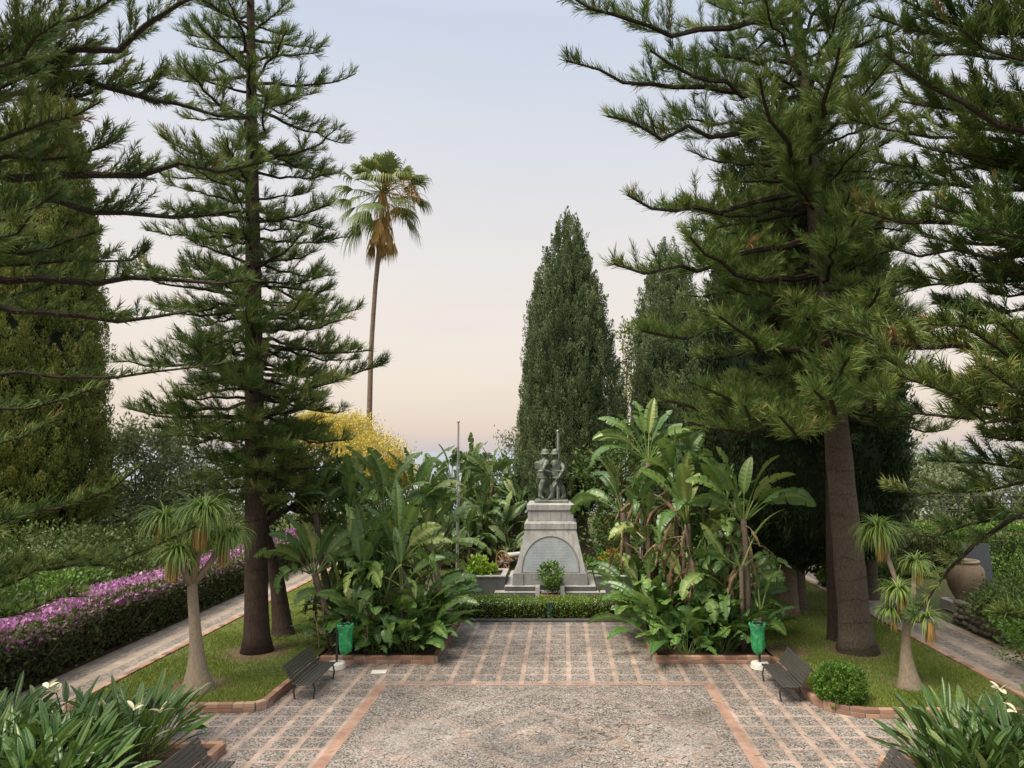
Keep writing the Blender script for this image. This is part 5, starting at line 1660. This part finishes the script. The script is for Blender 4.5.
bodyA = soldier(stt, 1, -.30, (-.10, .14, zb_), (-.40, -.12, zb_), (-.16, .12, .52), (-.36, -.13, .53), (-.24, .30, 1.16), (-.06, .12, 1.05), (-.30, -.30, 1.14), (-.05, -.17, 1.03), lean=.03)
bodyB = soldier(stt, -1, .19, (.03, -.14, zb_), (.47, .13, zb_), (.08, -.15, .54), (.36, .12, .52), (.44, -.12, 1.16), (.30, -.30, .94), (.0, .10, 1.24), (-.03, .0, 1.06), lean=-.02)
rb = MB()
s0 = root_loc(stt)
rb.tube([s0 + [.34, -.28, 1.12], s0 + [.27, -.30, .92], s0 + [.02, -.31, .58]], [.014, .02, .024], 6)
rb.box(s0 + [-.03, -.31, .50], (.06, .035, .22), rnd=.5)
rb.build('rifle', M['bronze'], bodyB)
pk = MB()
pk.box(s0 + [-.47, .10, 1.26], (.13, .26, .30), .6, bev=.04)
pk.build('backpack', M['bronze'], bodyA)

# ------------------------------------------------------------------ flagpoles
M['pole'] = plain('galvanised_pole', (.40, .41, .42), .45, .5, .4, .1)
def flagpole(px, Y, top, label, base_z=0.0):
    x = at(px, 450, Y)[0]
    r = thing('flagpole', label, 'flagpole', (x, Y, base_z))
    H = at(px, top, Y)[2]
    mb = MB()
    mb.tube([(x, Y, base_z), (x, Y, (H + base_z) / 2), (x, Y, H)], [.03, .027, .023], 10)
    mb.build('pole', M['pole'], r)
    mb = MB()
    mb.lathe([(.0, .09), (.035, .07), (.05, .035), (.035, 0)], (x, Y, H), 10)
    mb.build('finial', M['pole'], r, smooth=True)
    mb = MB()
    mb.lathe([(.11, 0), (.11, .03), (.06, .05), (.055, .25)], (x, Y, base_z), 12)
    mb.build('base_collar', M['pole'], r)
    mb = MB()
    mb.tube([(x + .055, Y - .02, base_z + .9), (x + .06, Y - .02, H * .5), (x + .045, Y - .02, H - .05)], .006, 4)
    mb.build('halyard', plain('rope', (.5, .48, .44)), r)
flagpole(458, 23.6, 423, 'bare grey flagpole rising in front of the row of bird of paradise')
flagpole(557.5, 28.6, 432, 'flagpole standing directly behind the bronze soldiers')
flagpole(639.5, 24.6, 470, 'flagpole half hidden in the hanging dry leaves beyond the red-tipped shrub')

# ------------------------------------------------------------------ old field cannon beside the monument
M['wood_old'] = plain('old_wood', (.20, .12, .07), .8, .2, 0, .3, 9)
M['iron'] = plain('dull_iron', (.16, .16, .16), .6, .4, .3, .2)
cw = at(503, 561, 30.6)
can = thing('cannon', 'old field cannon with a spoked wooden wheel beside the pedestal', 'cannon', (cw[0], cw[1], 0))
def wheel(c, rad, tilt):
    rim, sp, hub = MB(), MB(), MB()
    ax = np.array([math.cos(tilt), math.sin(tilt), 0])
    e1 = np.array([-math.sin(tilt), math.cos(tilt), 0])
    e2 = np.array([0, 0, 1.0])
    th = np.linspace(0, 2 * PI, 29)
    rim.tube([c + (e1 * math.cos(a) + e2 * math.sin(a)) * rad for a in th], .045, 8, cap=False)
    for k in range(10):
        a = 2 * PI * k / 10
        sp.tube([c + (e1 * math.cos(a) + e2 * math.sin(a)) * .08, c + (e1 * math.cos(a) + e2 * math.sin(a)) * (rad - .02)], [.03, .022], 6)
    hub.tube([c - ax * .13, c - ax * .06, c + ax * .06, c + ax * .13], [.06, .09, .09, .06], 12)
    o = rim.build('wheel', M['wood_old'], can, smooth=True)
    sp.build('spokes', M['wood_old'], o)
    hub.build('hub', M['iron'], o)
cz = np.array([cw[0], cw[1], .46])
wheel(cz, .43, .75)
axd = np.array([math.cos(.75), math.sin(.75), 0])
wheel(cz + axd * 1.15, .43, .75)
mb = MB()
mb.tube([cz, cz + axd * 1.15], .045, 8)
mb.build('axle', M['iron'], can)
mid = cz + axd * .55
fd = np.array([math.sin(.75), -math.cos(.75), 0])
mb = MB()
mb.tube([mid - fd * .5 + [0, 0, .18], mid - fd * .2 + [0, 0, .2], mid + fd * .9 + [0, 0, .42]], [.11, .115, .075], 12)
mb.build('barrel', plain('pale_iron', (.42, .42, .41), .5, .4), can)
mb = MB()
mb.tube([mid + [0, 0, .05], mid - fd * 1.6 + [0, 0, -.38]], [.09, .07], 8)
mb.build('trail', M['wood_old'], can)

# ------------------------------------------------------------------ benches
M['slat'] = plain('dark_bench_slat', (.05, .047, .043), .55, .4, 0, .25, 8)
M['bench_iron'] = plain('bench_iron', (.028, .028, .030), .5, .45)
def bench(label, sx, y0, L, xback=5.12):
    """bench on the plaza side of the kerb, facing the axis. sx=-1 stands at negative x"""
    xb = sx * xback
    f = -sx                                     # towards the axis
    yc = y0 + L / 2
    r = thing('park_bench', label, 'bench', (xb + f * .28, yc, 0))
    sb, bb = MB(), MB()
    SZ = .34
    for k in range(6):
        sb.box((xb + f * (.07 + k * .068), yc, SZ - .02 * math.sin(k / 5 * PI) + (.0 if k < 5 else -.012)), (.058, L, .028), 0, .5, bev=.006)
    sb.build('seat', M['slat'], r)
    for k in range(6):
        s = k / 5
        x = xb + f * (.03 - .17 * s)
        z = SZ + .06 + .27 * s
        bb.box((0, 0, 0), (.024, L, .056), 0, .5, bev=.006)
        V = bb.v[-1]
        a = math.atan2(.17, .27) * f * -1
        c_, s_ = math.cos(a), math.sin(a)
        V = np.stack([V[:, 0] * c_ + V[:, 2] * s_, V[:, 1], -V[:, 0] * s_ + V[:, 2] * c_], 1)
        bb.v[-1] = V + [x, yc, z]
    bb.build('backrest', M['slat'], r)
    for yy_ in (y0 + .16, y0 + L - .16):
        mb = MB()
        mb.tube([(xb + f * .42, yy_, SZ - .03), (xb + f * .455, yy_, .18), (xb + f * .43, yy_, .01)], .018, 8)
        mb.build('leg', M['bench_iron'], r)
        mb = MB()
        mb.tube([(xb + f * .08, yy_, SZ - .01), (xb + f * .03, yy_, .17), (xb + f * .05, yy_, .01)], .018, 8)
        mb.build('leg', M['bench_iron'], r)
        mb = MB()
        mb.tube([(xb + f * .43, yy_, SZ - .025), (xb + f * .25, yy_, SZ - .045), (xb + f * .05, yy_, SZ - .025), (xb + f * .005, yy_, SZ + .06), (xb - f * .165, yy_, SZ + .36)], .016, 8)
        mb.build('side_frame', M['bench_iron'], r)
    return r
bench('dark slatted bench below the first litter bin, beside the lawn with the ponytail palm', -1, 15.25, 1.6, 5.04)
bench('dark slatted bench below the second litter bin, beside the clipped round bush', 1, 15.1, 1.6, 5.2)
bench('dark slatted bench in front of the white-blooming crane flowers at the brick corner', -1, 9.75, 1.85, 4.95)
bench('dark slatted bench half out of view under the spilling crane flower leaves', 1, 9.4, 1.85, 5.08)

# ------------------------------------------------------------------ litter bins: post in a white block, hoop, green bag
m, t = new_mat('green_bag')
n = noise(t, 7, opos(t), 5, .7)
col = rampc(t, n, [(.3, (.03, .34, .13)), (.55, (.08, .52, .22)), (.68, (.40, .72, .50))])
b = nd(t, 'ShaderNodeBsdfPrincipled', {'Roughness': .25, 'Specular IOR Level': .6, 'Base Color': col, 'Normal': bump(t, noise(t, 10, opos(t), 4), .8, .04)})
tr = nd(t, 'ShaderNodeBsdfTranslucent', {'Color': col})
nd(t, 'ShaderNodeOutputMaterial', {'Surface': nd(t, 'ShaderNodeMixShader', {0: .5, 1: b.outputs[0], 2: tr.outputs[0]}).outputs[0]})
M['bag'] = m
M['conc'] = plain('white_concrete', (.62, .60, .55), .85, .2)
def bin_(label, x, y, dx, seed, skew, H=1.0, rimdark=False):
    r = thing('litter_bin', label, 'litter bin', (x, y, 0))
    mb = MB()
    mb.lathe([(.0, .0), (.20, .0), (.215, .02), (.20, .13), (.18, .15), (0, .152)], (x, y, 0), 18, wob=.02)
    mb.build('base', M['conc'], r, smooth=False)
    mb = MB()
    mb.tube([(x, y, .14), (x, y, .55), (x, y, H + .02)], .028, 8)
    mb.build('post', M['bench_iron'], r)
    c = np.array([x + dx * .19, y - .03, H - .02])
    mb = MB()
    th = np.linspace(0, 2 * PI, 25)
    mb.tube([c + [.155 * math.cos(a), .155 * math.sin(a), .01] for a in th], .014 if not rimdark else .022, 6, cap=False)
    mb.tube([c + [-dx * .155, 0, 0], c + [-dx * .19, .03, 0]], .014, 6)
    mb.build('rim', M['bench_iron'], r)
    g = np.random.default_rng(seed)
    bg_ = MB()
    n = 36
    prof = [(.150, .02), (.185, .03), (.20, -.01), (.178, -.07), (.160, -.12), (.152, -.2), (.155, -.32), (.16, -.42), (.155, -.52), (.13, -.60), (.07, -.635), (0, -.64)]
    V, F = [], []
    ph = g.uniform(0, 6, 5)
    for k, (rr, z) in enumerate(prof):
        d = -z
        for i in range(n):
            a = 2 * PI * i / n
            wob = 1 + (.08 + .26 * max(0, d)) * (math.sin(5 * a + ph[0] + 4 * d) * .5 + math.sin(9 * a + ph[1] - 3 * d) * .35 + math.sin(3 * a + ph[2]) * .4)
            wide = 1 - .25 * max(0, d)
            V.append((c[0] + rr * wob * math.cos(a) * wide + skew * d * d * .5, c[1] + rr * wob * math.sin(a) * .85, c[2] + z + (.12 * math.cos(a - .3) * max(0, d - .3)) + .015 * math.sin(7 * a + ph[3]) * (k < 3)))
    for k in range(len(prof) - 1):
        for i in range(n):
            j = (i + 1) % n
            F.append((k * n + i, k * n + j, (k + 1) * n + j, (k + 1) * n + i))
    bg_.add(V, F)
    bg_.build('bag', M['bag'], r, smooth=True)
    return r
q = gnd(331, 665)
bin_('litter bin with a bulging green bag at the bed corner behind the first bench', -4.78, 17.5, 1, 3, .25)
bin_('litter bin with a slim knotted green bag and black rim behind the second bench', 4.94, 17.5, -.2, 4, .1, 1.02, True)
q = gnd(601, 567)
bin_('distant litter bin with a pale green bag beside the grey-green cypress trunk', q[0], q[1], -.2, 5, .1, .85)

# ------------------------------------------------------------------ urn, metal panel, low stone wall, railing beyond
q = gnd(966, 613)
Yu = 23.5
xu = at(966, 590, Yu)[0]
u = thing('stone_urn', 'big weathered earthenware jar standing beside the striped path', 'urn', (xu, Yu, .35))
mb = MB()
mb.lathe([(.0, .0), (.28, .0), (.36, .12), (.50, .42), (.56, .72), (.52, .98), (.40, 1.12), (.36, 1.16)], (xu, Yu, .35), 28, wob=.01)
mb.build('body', stone('earthenware', (.15, .11, .075), (.27, .20, .14), .3, .3, .85), u, smooth=True)
mb = MB()
mb.lathe([(.34, 1.14), (.42, 1.165), (.43, 1.21), (.40, 1.235), (.34, 1.235), (.33, 1.15)], (xu, Yu, .35), 28)
mb.build('rim', plain('earthenware_rim', (.30, .24, .17), .85), u, smooth=True)
mb = MB()
mb.box((xu, Yu, .175), (1.1, 1.1, .35), bev=.03)
pd = thing('stone_block', 'rough block of stone carrying the earthenware jar', 'plinth', (xu, Yu, 0))
mb.build('block', M['step_stone'], pd)
xp, Yp = at(978, 575, 25.5)[0], 25.5
pn = thing('metal_panel', 'dark blue-grey sheet metal panel propped up behind the earthenware jar', 'panel', (xp, Yp, 0))
mb = MB()
mb.box((xp, Yp, 1.05), (1.0, .05, 1.55), .12, .5, -.1, .01)
mb.build('sheet', plain('blue_grey_metal', (.06, .068, .08), .5, .4), pn)
mb = MB()
mb.tube([(xp + .25, Yp - .5, .02), (xp - .05, Yp - .06, 1.25)], .035, 6)
mb.build('prop', M['bench_iron'], pn)
mb = MB()
mb.tube([(xp - .35, Yp + .1, 0), (xp - .35, Yp + .05, .5)], .03, 6)
mb.tube([(xp + .35, Yp + .1, 0), (xp + .35, Yp + .05, .5)], .03, 6)
mb.build('feet', M['bench_iron'], pn)
wl = thing('stone_wall', 'short dry stone wall of rough rounded stones at the edge of the path', 'wall', (12.3, 20.2, 0))
mb = MB()
g = np.random.default_rng(9)
m, t = new_mat('field_stone')
a = nd(t, 'ShaderNodeAttribute', attribute_name='rnd').outputs['Fac']
c = mixc(t, noise(t, 9, wpos(t), 5), rampc(t, a, [(0, (.13, .11, .095)), (1, (.36, .31, .26))]), (.12, .11, .08))
finish(t, c, .9, bump(t, noise(t, 25, wpos(t)), .6, .03), .2)
M['field_stone'] = m
for (xa, ya, xb_, yb_) in ((11.85, 19.5, 11.85, 22.0), (11.85, 19.5, 15.5, 18.3)):
    Lw = math.hypot(xb_ - xa, yb_ - ya)
    for z in np.arange(.10, .75, .17):
        n = int(Lw / .26)
        for i in range(n):
            f = (i + .5 + .5 * (int(z * 10) % 2)) / n
            c = np.array([xa + (xb_ - xa) * f, ya + (yb_ - ya) * f, z]) + g.normal(0, .015, 3)
            V, F = [], []
            r3 = np.array([g.uniform(.12, .17), g.uniform(.12, .17), g.uniform(.08, .11)])
            nn, kk = 8, 5
            for a_ in range(kk):
                ph = PI * (a_ + .35) / (kk - .3)
                for b_ in range(nn):
                    th = 2 * PI * b_ / nn
                    w_ = 1 + g.normal(0, .06)
                    V.append(c + r3 * w_ * np.array([math.sin(ph) * math.cos(th), math.sin(ph) * math.sin(th), math.cos(ph)]))
            for a_ in range(kk - 1):
                for b_ in range(nn):
                    F.append((a_ * nn + b_, a_ * nn + (b_ + 1) % nn, (a_ + 1) * nn + (b_ + 1) % nn, (a_ + 1) * nn + b_))
            F.append(tuple()) if False else None
            mb.add(V, F, g.random())
mb.build('stones', M['field_stone'], wl, smooth=True)
fc = thing('iron_railing', 'dark thin railing far beyond the hedge under the hanging branches', 'railing', at(1000, 505, 38) * [1, 1, 0])
c = at(1000, 505, 38)
pm, rl = MB(), MB()
for k in range(9):
    pm.tube([(c[0] - 3 + k * .9, 38, 0), (c[0] - 3 + k * .9, 38, c[2] + .45)], .035, 6)
for dz in (.45, .1, -.3):
    rl.tube([(c[0] - 3.1, 38, c[2] + dz), (c[0] + 4.4, 38, c[2] + dz)], .03, 6)
pm.build('posts', M['bench_iron'], fc)
rl.build('rails', M['bench_iron'], fc)
# small white drain cover lying in the paving near the first bed
dc = gnd(379, 672, .01)
dr = thing('drain_cover', 'small pale worn drain cover set in the paving before the first bed', 'drain cover', dc)
mb = MB()
mb.box(dc + [0, 0, .005], (.34, .26, .016), .1, .5, 0, .006)
mb.build('plate', M['conc'], dr)
# fallen dry needles and twigs swept over the mosaic
g = np.random.default_rng(12)
n = 900
x = np.concatenate([g.normal(1.2, .9, n // 2), g.uniform(-3.5, 5, n - n // 2)])
y = np.concatenate([g.normal(13.7, 1.0, n // 2), g.uniform(9, 21, n - n // 2)])
mb = MB()
ang = g.normal(.4, .9, n)
D = np.stack([np.cos(ang), np.sin(ang), np.zeros(n)], 1)
V = np.array([(-.5, 0, 0), (.5, 0, 0), (.35, 1, .4), (-.35, 1, .4)])
mb.inst(V, np.array([(0, 1, 2, 3)]), frames(D, g.uniform(.05, .22, n), .012, np.array([0, 0, -1.0])), np.stack([x, y, np.full(n, .014)], 1), g.random(n))
stuff(mb.build('dry_needles', M['dead']))
